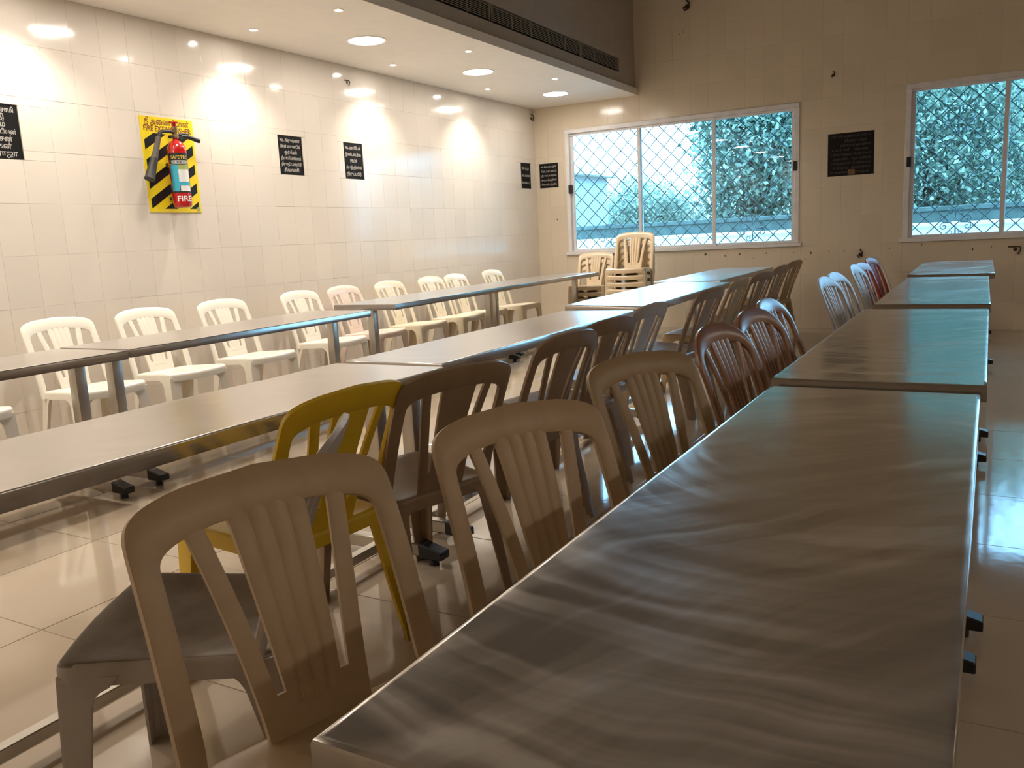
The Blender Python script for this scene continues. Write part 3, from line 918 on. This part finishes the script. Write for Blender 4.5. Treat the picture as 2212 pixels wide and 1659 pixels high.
def build_extinguisher():
    y0, y1, z0, z1 = 4.215, 4.690, 1.568, 2.265
    t = thing('warning_board', 'yellow fire extinguisher board with black diagonal stripes', 'sign', (XL, (y0 + y1) / 2, z0))
    w, h = (y1 - y0) / 2, z1 - z0
    obj('sheet', box_mesh('sheet', 0.0005, 0.005, -w, w, 0, h, 0.001, 1), 'yellow_board', t)
    a0, a1, b0, b1 = -w + 0.022, w - 0.022, 0.028, h - 0.120
    sl = 0.62
    pitch = 0.142
    for k in range(-4, 6):
        c = 0.02 + k * pitch
        th = 0.071
        poly = [(-1, c - sl), (1, c + sl), (1, c + sl + th), (-1, c - sl + th)]
        P = clip_poly(poly, a0, a1, b0, b1)
        if len(P) < 3: continue
        bm = bmesh.new()
        lo = [bm.verts.new((0.005, p[0], p[1])) for p in P]; hi = [bm.verts.new((0.0056, p[0], p[1])) for p in P]
        bm.faces.new(hi)
        for i in range(len(P)):
            j = (i + 1) % len(P); bm.faces.new((lo[i], lo[j], hi[j], hi[i]))
        obj('stripe', mesh_from_bm('stripe', bm), 'sign_black', t)
    Rm = ROT_LEFT.to_matrix()
    for body, size, zc, wmax in (('தீ அைணப்பான்', 0.058, h - 0.037, 0.40), ('FIRE EXTINGUISHER', 0.056, h - 0.088, 0.425)):
        me = text_mesh(body, size, 'CENTER', 0.0004, 0.0009)
        co = np.array([v.co[:] for v in me.vertices]); wid = co[:, 0].max() - co[:, 0].min()
        s = wmax / wid
        for v in me.vertices:
            v.co = Rm @ Vector((v.co.x * s, v.co.y + zc, v.co.z + 0.0055))
        obj('lettering', me, 'sign_brown', t)
    bm = lathe([(0.018, 0), (0.018, 0.0008), (0, 0.0009)], 16)
    bmesh.ops.transform(bm, matrix=Matrix.Rotation(PI / 2, 4, 'Y'), verts=bm.verts[:])
    obj('sticker', mesh_from_bm('sticker', bm), 'lab_green', t, (0.005, w - 0.03, 0.025))

    # the extinguisher
    cx, cy, zb = XL + 0.105, 4.432, 1.60
    R = 0.068
    e = thing('fire_extinguisher', 'red fire extinguisher with black horn hanging on yellow board', 'extinguisher', (cx, cy, zb))
    H = 0.50
    prof = [(0, 0.0), (R * .8, 0.0), (R * .96, 0.012), (R, 0.035)] + [(R, 0.41)] + [(R * math.cos(a), 0.41 + 0.085 * math.sin(a)) for a in np.linspace(0.15, 1.28, 9)] + [(0.019, 0.496), (0.019, 0.505), (0, 0.505)]
    obj('cylinder', mesh_from_bm('cylinder', lathe(prof, 36), 50), 'ext_red', e)
    ZM = lambda z: 0.105 + (z - 0.095) * 1.13 if z > 0.09 else z
    def patch(nm, a0, a1, z0_, z1_, mat, lift=0.0008, parent=e, n=14):
        bm = bmesh.new()
        ra, rb = R + 0.0001, R + lift
        z0_, z1_ = ZM(z0_), ZM(z1_)
        rows = []
        for rr in (ra, rb):
            for z in (z0_, z1_):
                rows.append([bm.verts.new((rr * math.cos(a), rr * math.sin(a), z)) for a in np.linspace(a0, a1, n)])
        for i in range(n - 1):
            bm.faces.new((rows[2][i], rows[2][i + 1], rows[3][i + 1], rows[3][i]))
            bm.faces.new((rows[0][i], rows[0][i + 1], rows[2][i + 1], rows[2][i]))
            bm.faces.new((rows[1][i], rows[1][i + 1], rows[3][i + 1], rows[3][i]))
        return obj(nm, mesh_from_bm(nm, bm, 40), mat, parent)
    A = -0.72                                       # centre of label as seen from the hall
    lab = patch('label', A - 1.05, A + 1.35, 0.095, 0.352, 'ext_black', 0.0006)
    def lp(nm, a0, a1, z0_, z1_, mat): patch(nm, A + a0, A + a1, z0_, z1_, mat, 0.0011, lab)
    lp('label_panel', -0.95, -0.05, 0.105, 0.275, 'lab_blue')
    lp('label_panel', -0.05, 1.25, 0.165, 0.245, 'lab_white')
    lp('label_panel', -0.05, 1.25, 0.245, 0.275, 'lab_green')
    lp('label_panel', -0.05, 1.25, 0.143, 0.163, 'lab_blue')
    lp('label_panel', 0.02, 1.25, 0.105, 0.141, 'lab_white')
    lp('label_line', -1.0, 1.3, 0.280, 0.282, 'lab_white')
    lp('label_line', -1.0, 1.3, 0.301, 0.303, 'lab_white')
    def wrap(nm, body, size, a_mid, zc, wmax, mat, parent):
        me = text_mesh(body, size, 'CENTER', 0.0003, size * 0.012)
        zc = ZM(zc)
        co = np.array([v.co[:] for v in me.vertices]); wid = co[:, 0].max() - co[:, 0].min(); s = wmax / wid
        for v in me.vertices:
            a = a_mid + v.co.x * s / R
            rr = R + 0.0016 + v.co.z
            v.co = Vector((rr * math.cos(a), rr * math.sin(a), zc + v.co.y))
        obj(nm, me, mat, parent)
    wrap('lettering', 'SAFETEC', 0.032, A + 0.2, 0.322, 0.125, 'lab_gold', lab)
    wrap('lettering', 'CARBON DIOXIDE', 0.022, A + 0.25, 0.2915, 0.135, 'lab_white', lab)
    wrap('lettering', 'FIRE', 0.056, A + 0.35, 0.060, 0.108, 'lab_white', e)
    # valve head, handles, horn
    bm = lathe([(0.019, 0.500), (0.019, 0.505), (0.026, 0.507), (0.026, 0.525), (0.018, 0.53), (0.018, 0.555), (0.022, 0.56), (0.022, 0.585), (0.012, 0.59), (0, 0.592)], 16)
    obj('valve', mesh_from_bm('valve', bm, 40), 'brass', e)
    bm = lathe([(0.014, 0.590), (0.014, 0.612), (0.034, 0.614), (0.034, 0.622), (0, 0.624)], 14)
    obj('valve_wheel', mesh_from_bm('valve_wheel', bm, 40), 'ext_red', e)
    bm = bmesh.new()
    add_box(bm, -0.016, 0.016, -0.05, 0.06, 0.504, 0.522)
    obj('collar', mesh_from_bm('collar', bm), 'ext_black', e)
    bm = bmesh.new(); tube(bm, [(0, 0.03, 0.507), (0, 0.07, 0.525), (0.004, 0.13, 0.520), (0.006, 0.215, 0.500)], [0.012, 0.014, 0.016, 0.017], 10)
    obj('carry_handle', mesh_from_bm('carry_handle', bm, 50), 'ext_black', e)
    bm = bmesh.new(); tube(bm, [(0, 0.02, 0.530), (0, 0.07, 0.542), (0, 0.13, 0.543)], [0.008, 0.009, 0.007], 8)
    obj('squeeze_lever', mesh_from_bm('squeeze_lever', bm, 50), 'ext_black', e)
    bm = bmesh.new(); tube(bm, [(0, 0, 0.545), (0.01, -0.05, 0.550), (0.015, -0.12, 0.545), (0.018, -0.15, 0.528), (0.02, -0.165, 0.49)], [0.013, 0.013, 0.013, 0.014, 0.014], 10)
    obj('swivel_tube', mesh_from_bm('swivel_tube', bm, 50), 'ext_black', e)
    bm = bmesh.new(); tube(bm, [(0.02, -0.165, 0.50), (0.024, -0.203, 0.40), (0.026, -0.226, 0.345)], [0.018, 0.022, 0.025], 14)
    obj('horn_neck', mesh_from_bm('horn_neck', bm, 50), 'hose', e)
    bm = bmesh.new(); tube(bm, [(0.026, -0.226, 0.345), (0.028, -0.254, 0.28), (0.03, -0.287, 0.205), (0.031, -0.292, 0.195)], [0.027, 0.031, 0.036, 0.039], 16)
    obj('horn', mesh_from_bm('horn', bm, 50), 'ext_black', e)
    bm = bmesh.new(); add_box(bm, -0.102, -0.055, -0.03, 0.03, 0.30, 0.33); add_box(bm, -0.10, -0.055, -0.03, 0.03, 0.06, 0.08)
    obj('wall_bracket', mesh_from_bm('wall_bracket', bm), 'ext_black', e)
build_extinguisher()

# ---------------------------------------------------------------- tables
def table(label, x0, x1, y0, y1, z=0.77, rz=0.0, top='steel', tilt=0.0, end_near=True, end_far=True):
    cx, cy = (x0 + x1) / 2, (y0 + y1) / 2
    w, l = (x1 - x0) / 2, (y1 - y0) / 2
    t = thing('dining_table', label, 'table', (cx, cy, 0), rz, 'long stainless steel dining tables')
    bm = bmesh.new()
    # top sheet with slightly sagging middle, rolled edge and deep skirt
    nx, ny = 8, 24
    rg = random.Random(int(abs(cx * 100 + cy * 1000)))
    grid = []
    def prof(u, hw):   # u in -1..1
        return u * hw
    ring_defs = [(0.0, -0.046), (0.0, -0.006), (0.0018, -0.0018), (0.006, 0.0), (0.011, 0.0), (0.020, 0.0)]
    rings = []
    def outline(ins):
        pts = []
        for i in range(nx): pts.append((-w + ins + (2 * (w - ins)) * i / nx, -l + ins))
        for i in range(ny): pts.append((w - ins, -l + ins + 2 * (l - ins) * i / ny))
        for i in range(nx): pts.append((w - ins - (2 * (w - ins)) * i / nx, l - ins))
        for i in range(ny): pts.append((-w + ins, l - ins - 2 * (l - ins) * i / ny))
        return pts
    for ins, dz in ring_defs:
        rings.append([bm.verts.new((px, py, z + dz)) for px, py in outline(ins)])
    n = len(rings[0])
    for a, b in zip(rings, rings[1:]):
        for i in range(n):
            bm.faces.new((a[i], a[(i + 1) % n], b[(i + 1) % n], b[i]))
    # interior grid of the sheet
    ins = 0.020
    G = {}
    for i in range(nx + 1):
        for j in range(ny + 1):
            px, py = -w + ins + 2 * (w - ins) * i / nx, -l + ins + 2 * (l - ins) * j / ny
            if i in (0, nx) or j in (0, ny):
                if j == 0 and i < nx: G[i, j] = rings[-1][i]
                elif i == nx and j < ny: G[i, j] = rings[-1][nx + j]
                elif j == ny and i > 0: G[i, j] = rings[-1][nx + ny + (nx - i)]
                else: G[i, j] = rings[-1][2 * nx + ny + (ny - j)]
            else:
                sag = -0.0035 * (1 - (2 * i / nx - 1) ** 2) * (1 - (2 * j / ny - 1) ** 2) + rg.gauss(0, 0.00006)
                G[i, j] = bm.verts.new((px, py, z + sag))
    for i in range(nx):
        for j in range(ny):
            bm.faces.new((G[i, j], G[i + 1, j], G[i + 1, j + 1], G[i, j + 1]))
    # underside
    und = [bm.verts.new((px, py, z - 0.046)) for px, py in ((-w + .018, -l + .018), (w - .018, -l + .018), (w - .018, l - .018), (-w + .018, l - .018))]
    bm.faces.new(und[::-1])
    corner = [rings[0][0], rings[0][nx], rings[0][nx + ny], rings[0][2 * nx + ny]]
    segs = [(0, nx), (nx, nx + ny), (nx + ny, 2 * nx + ny), (2 * nx + ny, n)]
    for q, (s, e_) in enumerate(segs):
        bm.faces.new([rings[0][i % n] for i in range(s, e_ + 1)] + [und[(q + 1) % 4], und[q]])
    me = mesh_from_bm('tabletop', bm, 35)
    me.materials.append(M[top])
    me.materials.append(M['edge_steel'])
    for p in me.polygons:
        if abs(p.normal.z) < 0.5: p.material_index = 1
    tp = obj('tabletop', me, None, t)
    tp.rotation_euler = (0, tilt, 0)
    # posts, feet, stretcher
    off = 0.105
    fh = w - 0.036
    for s, on in ((-1, end_near), (1, end_far)):
        if not on: continue
        py = s * (l - off)
        obj('post', box_mesh('post', -0.031, 0.031, py - 0.031, py + 0.031, 0.085, z - 0.03, 0.006, 2), 'steel_leg', t)
        obj('foot', box_mesh('foot', -fh + 0.03, fh - 0.03, py - 0.024, py + 0.024, 0.035, 0.085, 0.004, 1), 'steel_leg', t)
        for q in (-1, 1):
            bm = bmesh.new()
            vs = add_box(bm, q * fh - 0.055, q * fh + 0.055, py - 0.03, py + 0.03, 0.03, 0.09)
            for v in bm.verts:
                if (v.co.x - q * fh) * q > 0 and v.co.z > 0.05: v.co.z -= 0.028
            bmesh.ops.bevel(bm, geom=bm.edges[:], offset=0.004, segments=1, affect='EDGES')
            cap = obj('foot_cap', mesh_from_bm('foot_cap', bm), 'black', t)
            obj('glide', mesh_from_bm('glide', lathe([(0.02, 0), (0.02, 0.02), (0.012, 0.035)], 12), 40), 'black', cap, (q * fh, py, 0.0))
    if end_near and end_far:
        obj('stretcher', box_mesh('stretcher', -0.02, 0.02, -l + off + 0.02, l - off - 0.02, 0.045, 0.080, 0.003, 1), 'steel_leg', t)
    return t

table('big scratched steel table in the right foreground', -0.547, 0.003, 0.54, 2.515, 0.77, -0.008, 'steel_a')
table('second steel table from camera in the right row', -0.545, 0.032, 2.575, 4.76, 0.782, -0.006, 'steel_a')
table('third steel table from camera in the right row', -0.53, 0.048, 5.09, 7.46, 0.776, 0, 'steel_a')
table('last steel table of the right row, by the window wall', -0.545, 0.09, 7.74, 9.98, 0.782, 0, 'steel_a')
table('nearest steel table of the middle row, striped yellow by chair reflections', -2.325, -1.785, 0.50, 2.635, 0.77, 0.006)
table('second steel table of the middle row, behind the yellow chair', -2.33, -1.845, 2.68, 4.83, 0.772, 0.010)
table('glaring steel table of the middle row, third from camera', -2.47, -1.90, 5.02, 7.30, 0.785, 0.030, tilt=0.03)
table('last steel table of the middle row, under the left window', -2.66, -2.05, 7.42, 9.74, 0.785, 0.01)
table('steel table at left edge of photo in wall row', -4.42, -3.845, 0.62, 2.775, 0.77, 0.02)
table('second steel table of the wall row, in front of the white chairs', -4.50, -3.925, 2.80, 4.895, 0.772, 0.035)
table('third steel table of the wall row, set slightly apart', -4.655, -4.06, 5.24, 7.49, 0.785, 0.055)
table('last steel table of the wall row, towards the corner', -4.76, -4.19, 7.50, 9.72, 0.778, 0.0)

# ---------------------------------------------------------------- chairs
BL = 0.30
def back_pt(a, b):
    """point of the backrest mid surface; a sideways, b along the height"""
    y = -0.185 - (0.26 * b + 0.25 * b * b) + 0.018 * (a / 0.236) ** 2
    z = 0.425 + b * 0.972
    return Vector((a, y, z))

def back_nrm(a, b):
    e = 0.002
    u = back_pt(a + e, b) - back_pt(a - e, b)
    v = back_pt(a, b + e) - back_pt(a, b - e)
    n = v.cross(u).normalized()       # towards the sitter (+y)
    return n if n.y > 0 else -n

def ribbon(bm, A, B, th, extra=None, edge=0.14, mid=0.0):
    cs = [(0, -.30), (0, .30), (edge, .5), (0.5, .5), (1 - edge, .5), (1, .30), (1, -.30), (1 - edge, -.5), (0.5, -.5), (edge, -.5)]
    if extra: cs = extra
    rings = []
    for p, q in zip(A, B):
        ring = []
        for k, off in cs:
            a, b = p[0] + (q[0] - p[0]) * k, p[1] + (q[1] - p[1]) * k
            ring.append(bm.verts.new(back_pt(a, b) + back_nrm(a, b) * (th * off)))
        rings.append(ring)
    n = len(cs)
    for r0, r1 in zip(rings, rings[1:]):
        for i in range(n):
            bm.faces.new((r0[i], r0[(i + 1) % n], r1[(i + 1) % n], r1[i]))
    bm.faces.new(rings[0]); bm.faces.new(rings[-1])

def sup(A, b0, h, n, th):
    c, s = math.cos(th), math.sin(th)
    return (A * math.copysign(abs(c) ** (2 / n), c), b0 + h * abs(s) ** (2 / n))

CHAIR = {}
def chair_meshes():
    # back frame: stiles and arched top rail as one ribbon (square-shouldered and round-topped kinds)
    for key, Wd, no, ni, dro, dri, Ht in (('backrest', 0.238, 8.5, 7.0, 0.030, 0.022, 0.160), ('backrest_round', 0.228, 2.5, 2.7, 0.006, 0.004, 0.166)):
        bm = bmesh.new()
        out, inn = [], []
        lows = np.linspace(-0.035, 0.28, 9)
        Wi = Wd - 0.041
        for b in lows:
            out.append((-Wd, b)); inn.append((-Wi - (0.0 if b > 0.05 else (0.05 - b) * .1), b))
        for th in np.linspace(PI, 0, 49):
            a_, b_ = sup(Wd, 0, 1, no, th); out.append((a_, 0.29 + b_ * (Ht - dro * (a_ / Wd) ** 2)))
            a_, b_ = sup(Wi, 0, 1, ni, th); inn.append((a_, 0.29 + b_ * (Ht - 0.074 - dri * (a_ / Wi) ** 2)))
        for b in lows[::-1]:
            out.append((Wd, b)); inn.append((Wi + (0.0 if b > 0.05 else (0.05 - b) * .1), b))
        ribbon(bm, out, inn, 0.020)
        # bottom panel joining the slats to the seat
        bs = np.linspace(-0.03, 0.075, 4)
        slo = lambda b: 0.078 + 0.053 * (max(b, 0) / 0.38) ** 1.35 + 0.0165
        ribbon(bm, [(-slo(b), b) for b in bs], [(slo(b), b) for b in bs], 0.0135,
               [(0, -.4), (0, .4)] + [(k / 8, .5) for k in range(1, 8)] + [(1, .4), (1, -.4)] + [(k / 8, -.5) for k in range(7, 0, -1)])
        CHAIR[key] = mesh_from_bm('backrest', bm, 42)
    bs = np.linspace(0.05, 0.388, 14)
    def slat_c(b): return 0.078 + 0.053 * (max(b, 0) / 0.38) ** 1.35
    for s, nm in ((-1, 'slat_l'), (1, 'slat_r')):
        bm = bmesh.new()
        ribbon(bm, [(s * (slat_c(b) - 0.0165), b) for b in bs], [(s * (slat_c(b) + 0.0165), b) for b in bs], 0.014, edge=0.2)
        CHAIR[nm] = mesh_from_bm('slat', bm, 42)
    bm = bmesh.new()
    bs = np.linspace(0.05, 0.392, 14)
    hw = lambda b: 0.045 + 0.026 * (b / 0.38)
    K = 24
    cs = [(k / K, 0.42 + 0.42 * abs(math.sin(PI * 4 * k / K)) ** 0.7) for k in range(K + 1)] + [(k / K, -0.45) for k in range(K, -1, -1)]
    ribbon(bm, [(-hw(b), b) for b in bs], [(hw(b), b) for b in bs], 0.011, cs)
    CHAIR['centre_panel'] = mesh_from_bm('centre_panel', bm, 50)
    # seat
    def outline():
        pts = []
        wf, wr, yf, yr, r = 0.240, 0.216, 0.232, -0.205, 0.045
        corners = [(wf, yf, 0), (-wf, yf, 90), (-wr, yr, 180), (wr, yr, 270)]
        P = []
        for cx, cy, a0 in corners:
            sx, sy = math.copysign(1, cx), math.copysign(1, cy)
            for k in range(6):
                a = math.radians(a0 + 90 * k / 5)
                P.append((cx - sx * r + r * math.cos(a), cy - sy * r + r * math.sin(a)))
        # densify edges
        Q = []
        for i, p in enumerate(P):
            q = P[(i + 1) % len(P)]
            Q.append(p)
            if math.dist(p, q) > 0.1:
                for k in range(1, 8):
                    x, y = p[0] + (q[0] - p[0]) * k / 8, p[1] + (q[1] - p[1]) * k / 8
                    if p[1] > 0.1 and q[1] > 0.1: y += 0.016 * math.sin(PI * k / 8)
                    Q.append((x, y))
        return Q
    O = outline()
    def ring(bm, s, z, dish=True):
        R = []
        for x, y in O:
            px, py = x * s, (y - 0.01) * s + 0.01
            tilt = 0.012 * py / 0.2
            fr = -0.010 * max(0, (py - 0.17) / 0.06) ** 2
            R.append(bm.verts.new((px, py, 0.445 + z + tilt + fr)))
        return R
    bm = bmesh.new()
    prof = [(0.90, -0.016), (0.975, -0.018), (0.985, -0.045), (1.0, -0.047), (1.0, -0.015), (0.992, -0.005), (0.972, -0.0005), (0.93, 0.0), (0.80, -0.006), (0.60, -0.013), (0.35, -0.016), (0.12, -0.016)]
    rings = [ring(bm, s, z) for s, z in prof]
    n = len(O)
    for a, b in zip(rings, rings[1:]):
        for i in range(n):
            bm.faces.new((a[i], a[(i + 1) % n], b[(i + 1) % n], b[i]))
    bm.faces.new(rings[-1]); bm.faces.new(rings[0])
    CHAIR['seat'] = mesh_from_bm('seat', bm, 42)
    # legs: folded L sections that flare into the apron
    for nm, sx, sy, top, bot in (('leg_fr', 1, 1, (0.237, 0.225), (0.252, 0.245)), ('leg_fl', -1, 1, (-0.237, 0.225), (-0.252, 0.245)),
                                 ('leg_rr', 1, -1, (0.214, -0.200), (0.232, -0.285)), ('leg_rl', -1, -1, (-0.214, -0.200), (-0.232, -0.285))):
        bm = bmesh.new()
        rings = []
        for z, f in ((0.425, 0.140), (0.402, 0.120), (0.392, 0.098), (0.380, 0.086), (0.360, 0.078), (0.18, 0.064), (0.0, 0.048)):
            k = 1 - z / 0.43
            ox, oy = top[0] + (bot[0] - top[0]) * k, top[1] + (bot[1] - top[1]) * k
            th = 0.007
            if sy < 0: fx, fy = f * 0.75, f * 0.95
            else: fx, fy = f, f * 0.9
            r = 0.012
            sec = [(0, fy), (0, r), (r * .3, r * .3), (r, 0), (fx, 0), (fx, th), (r + th * .6, th), (th, r + th * .6), (th, fy)]
            rings.append([bm.verts.new((ox - sx * a, oy - sy * b, z)) for a, b in sec])
        n = len(rings[0])
        for a, b in zip(rings, rings[1:]):
            for i in range(n):
                bm.faces.new((a[i], a[(i + 1) % n], b[(i + 1) % n], b[i]))
        bm.faces.new(rings[0]); bm.faces.new(rings[-1])
        CHAIR[nm] = mesh_from_bm('leg', bm, 42)
chair_meshes()

_chair_sets = {}
def chair_set(mat):
    if mat not in _chair_sets:
        d = {}
        for k, me in CHAIR.items():
            m2 = me.copy()
            m2.materials.append(M[mat])
            d[k] = m2
        _chair_sets[mat] = d
    return _chair_sets[mat]

def chair(label, x, y, rz, mat, z=0.0, group='plastic stacking chairs', kind='backrest', zs=1.0):
    d = chair_set(mat)
    t = thing('plastic_chair', label, 'chair', (x, y, z), math.radians(rz), group)
    t.scale = (1.06 if 'nearest the camera' in label else 1, 1, zs)
    obj('seat', d['seat'], None, t)
    b = obj('backrest', d[kind], None, t)
    obj('slat', d['slat_l'], None, b); obj('slat', d['slat_r'], None, b); obj('centre_panel', d['centre_panel'], None, b)
    for k in ('leg_fr', 'leg_fl', 'leg_rr', 'leg_rl'):
        obj('leg', d[k], None, t)
    return t

G_WALL, G_A, G_B, G_S = 'pale chairs along the tiled wall', 'chairs drawn up to the right table row', 'chairs drawn up to the middle table row', 'chairs stacked below the left window'
for lab, x, y, rz, mat in (
        ('white chair at photo left edge, mostly cut off, by tiled wall', -4.86, 2.36, -92, 'white_p'),
        ('cream white wall chair behind the paired table posts, first full one', -4.887, 3.233, -94, 'white_p'),
        ('cream wall chair beneath the fire extinguisher board', -4.903, 3.906, -93, 'white_p'),
        ('white wall chair with greyish slats, below the six line plaque', -4.919, 4.627, -92, 'white_p'),
        ('white wall chair near the gap between wall row tables', -4.935, 5.527, -89, 'white_p'),
        ('pinkish beige wall chair behind the table gap', -4.939, 6.128, -88, 'pink_p'),
        ('ivory wall chair with pinkish slats, fourth from the corner', -4.936, 6.816, -90, 'ivory_p'),
        ('ivory wall chair, third from the room corner', -4.921, 7.538, -89, 'ivory_p'),
        ('ivory wall chair, second from the room corner', -4.925, 8.045, -88, 'ivory_p'),
        ('ivory wall chair nearest the room corner', -4.923, 8.865, -89, 'ivory_p')):
    chair(lab, x, y, rz, mat, 0, G_WALL, zs=1.03)
for lab, x, y, rz, mat, kind in (
        ('large beige chair nearest the camera against right table', -0.80, 0.935, -107, 'beige_p', 0),
        ('beige chair, second from camera along the right row', -0.632, 1.50, -116, 'beige_p', 0),
        ('olive beige chair, third from camera along the right row', -0.645, 2.35, -114, 'tan_p', 0),
        ('shiny brown chair beside the joint of right row tables', -0.585, 3.18, -103, 'brown_p', 1),
        ('shiny brown chair just behind the other shiny brown one', -0.585, 3.80, -103, 'brown_p', 1),
        ('brown chair with glaring bluish top rail along right row', -0.635, 4.385, -97, 'brown_p', 1),
        ('bluish glossy chair at near end of third right row table', -0.635, 6.19, -99, 'grey_p', 1),
        ('bluish glossy chair with broad shining top rail, far of the pair', -0.645, 6.70, -100, 'grey_p', 1),
        ('pale bluish chair just before the red chairs', -0.64, 7.83, -96, 'grey_p', 1),
        ('red chair nearer the camera of the two red ones', -0.655, 8.33, -98, 'red_p', 0),
        ('red chair farther from the camera of the two red ones', -0.694, 9.42, -96, 'red_p', 0),
        ('whitish chair showing above the farther red chair', -0.72, 9.93, -96, 'white_p', 0)):
    chair(lab, x, y, rz, mat, 0, G_A, kind='backrest_round' if kind else 'backrest')
for lab, x, y, rz, mat in (
        ('greyish chair turned askew in the left foreground, dirty seat', -1.512, 1.192, 123, 'grey_p'),
        ('yellow chair with its back to the camera at middle row', -1.845, 1.80, 85, 'yellow_p'),
        ('brownish chair just right of the yellow chair', -1.735, 2.27, 74, 'taupe_p'),
        ('brownish chair, third along middle row with striped seat', -1.775, 3.09, 84, 'taupe_p'),
        ('brownish chair, fourth along middle row', -1.81, 3.65, 80, 'taupe_p'),
        ('greyish chair before the glaring table end', -1.89, 4.37, 86, 'grey_p'),
        ('tan chair with shining seat beside the glaring table', -1.88, 5.53, 84, 'taupe_p'),
        ('slim looking brown chair past the glaring table', -1.92, 6.42, 88, 'tan_p'),
        ('brown chair at the joint of the last middle row tables', -1.96, 7.43, 80, 'taupe_p'),
        ('brown chair, second last along the middle row', -2.02, 8.43, 84, 'taupe_p'),
        ('brown chair, last along the middle row by window wall', -2.10, 9.58, 82, 'tan_p')):
    c_ = chair(lab, x, y, rz, mat, 0, G_B)
    if 'dirty seat' in lab:
        st = [q for q in c_.children if q.name.startswith('seat')][0]
        st.data = st.data.copy()
        st.data.materials.append(M['dirty_p'])
        for p in st.data.polygons:
            if p.normal.z > 0.75 and p.center.z > 0.41: p.material_index = 1  # upward seat faces take the darker brown, apron stays greyish
pos = ['lowest', 'second from bottom', 'third from bottom', 'fourth from bottom', 'second from top', 'topmost']
for k in range(6):
    chair('ivory chair in the tall stack of six, %s' % pos[k], -3.62, 9.30 + 0.004 * k, 187, 'stack_p', 0.078 * k, G_S)
pos = ['lowest', 'middle', 'topmost']
for k in range(3):
    chair('ivory chair in the short stack of three, %s' % pos[k], -4.42, 9.97 + 0.004 * k, 188, 'stack_p', 0.078 * k, G_S)

# ---------------------------------------------------------------- small marks and fittings on the walls
def hook(name, label, loc, s=1.0, kind=0, side='B'):
    t = thing(name, label, 'wall fitting', loc)
    bm = bmesh.new()
    if kind == 0:
        P = [(0, 0.0, 0.05), (0, -0.02, 0.045), (0.02, -0.03, 0.02), (0.018, -0.03, -0.02), (-0.012, -0.03, -0.03), (-0.025, -0.025, -0.01), (0.0, -0.028, 0.0)]
    else:
        P = [(-0.07, -0.01, 0.03), (-0.03, -0.015, 0.028), (0.03, -0.015, 0.03), (0.05, -0.02, 0.02), (0.045, -0.02, -0.02), (0.02, -0.02, -0.045), (0.04, -0.02, -0.05)]
    P = [(x * s, y * s, z * s) for x, y, z in P]
    if side == 'L': P = [(-y, x, z) for x, y, z in P]
    tube(bm, P, 0.007 * s, 6)
    obj('bent_rod', mesh_from_bm('bent_rod', bm, 50), 'rust', t)
    bm = lathe([(0.02 * s, 0), (0.018 * s, 0.006 * s), (0, 0.007 * s)], 9)
    bmesh.ops.transform(bm, matrix=(Matrix.Rotation(PI / 2, 4, 'X') if side == 'B' else Matrix.Rotation(PI / 2, 4, 'Y')), verts=bm.verts[:])
    obj('rust_plate', mesh_from_bm('rust_plate', bm), 'rust', t)
hook('wall_hook', 'rusty bent hook on wall above the far right chairs', (-1.235, YB, 0.865), 1.15, 0)
hook('wall_hook', 'rusty crooked pipe stub on wall at right photo edge', (0.30, YB, 0.865), 1.0, 1)
hook('wall_hook', 'small rusty bracket high above the notice board', (-1.56, YB, 2.887), 0.8, 0)
hook('wall_hook', 'rusty fan hook near the photo top on window wall', (-3.24, YB, 3.90), 1.6, 0)
hook('wall_hook', 'small dark bracket just below soffit on tiled side wall', (XL, 6.60, 2.80), 0.6, 1, 'L')
hook('wall_hook', 'brown fitting in the room corner below the soffit', (XL, 10.40, 2.83), 1.0, 0, 'L')
rg = random.Random(21)
for (x, z, r) in [(-5.10, 1.47, .018), (-3.05, .93, .022), (-2.80, .90, .014), (-2.62, .92, .016), (-2.30, .92, .012), (-1.98, .91, .012), (-1.78, .90, .018), (-1.58, .915, .013), (-1.41, .91, .015),
                  (-0.93, .92, .011), (-0.10, .88, .016), (0.08, .90, .010), (-0.6, .95, .01), (-1.85, .83, .012), (-3.35, 3.6, .012), (-3.30, 3.62, .009), (-2.45, .86, .012)]:
    bm = bmesh.new()
    n = 9
    r *= 0.6
    v = [bm.verts.new((r * rg.uniform(.5, 1.2) * math.cos(2 * PI * k / n), -0.0012, r * rg.uniform(.6, 1.9) * math.sin(2 * PI * k / n))) for k in range(n)]
    v2 = [bm.verts.new((p.co.x, 0.0004, p.co.z)) for p in v]
    bm.faces.new(v)
    for k in range(n): bm.faces.new((v[k], v[(k + 1) % n], v2[(k + 1) % n], v2[k]))
    obj('rust_mark', mesh_from_bm('rust_mark', bm), 'rust', WALL_B, (x, YB, z))
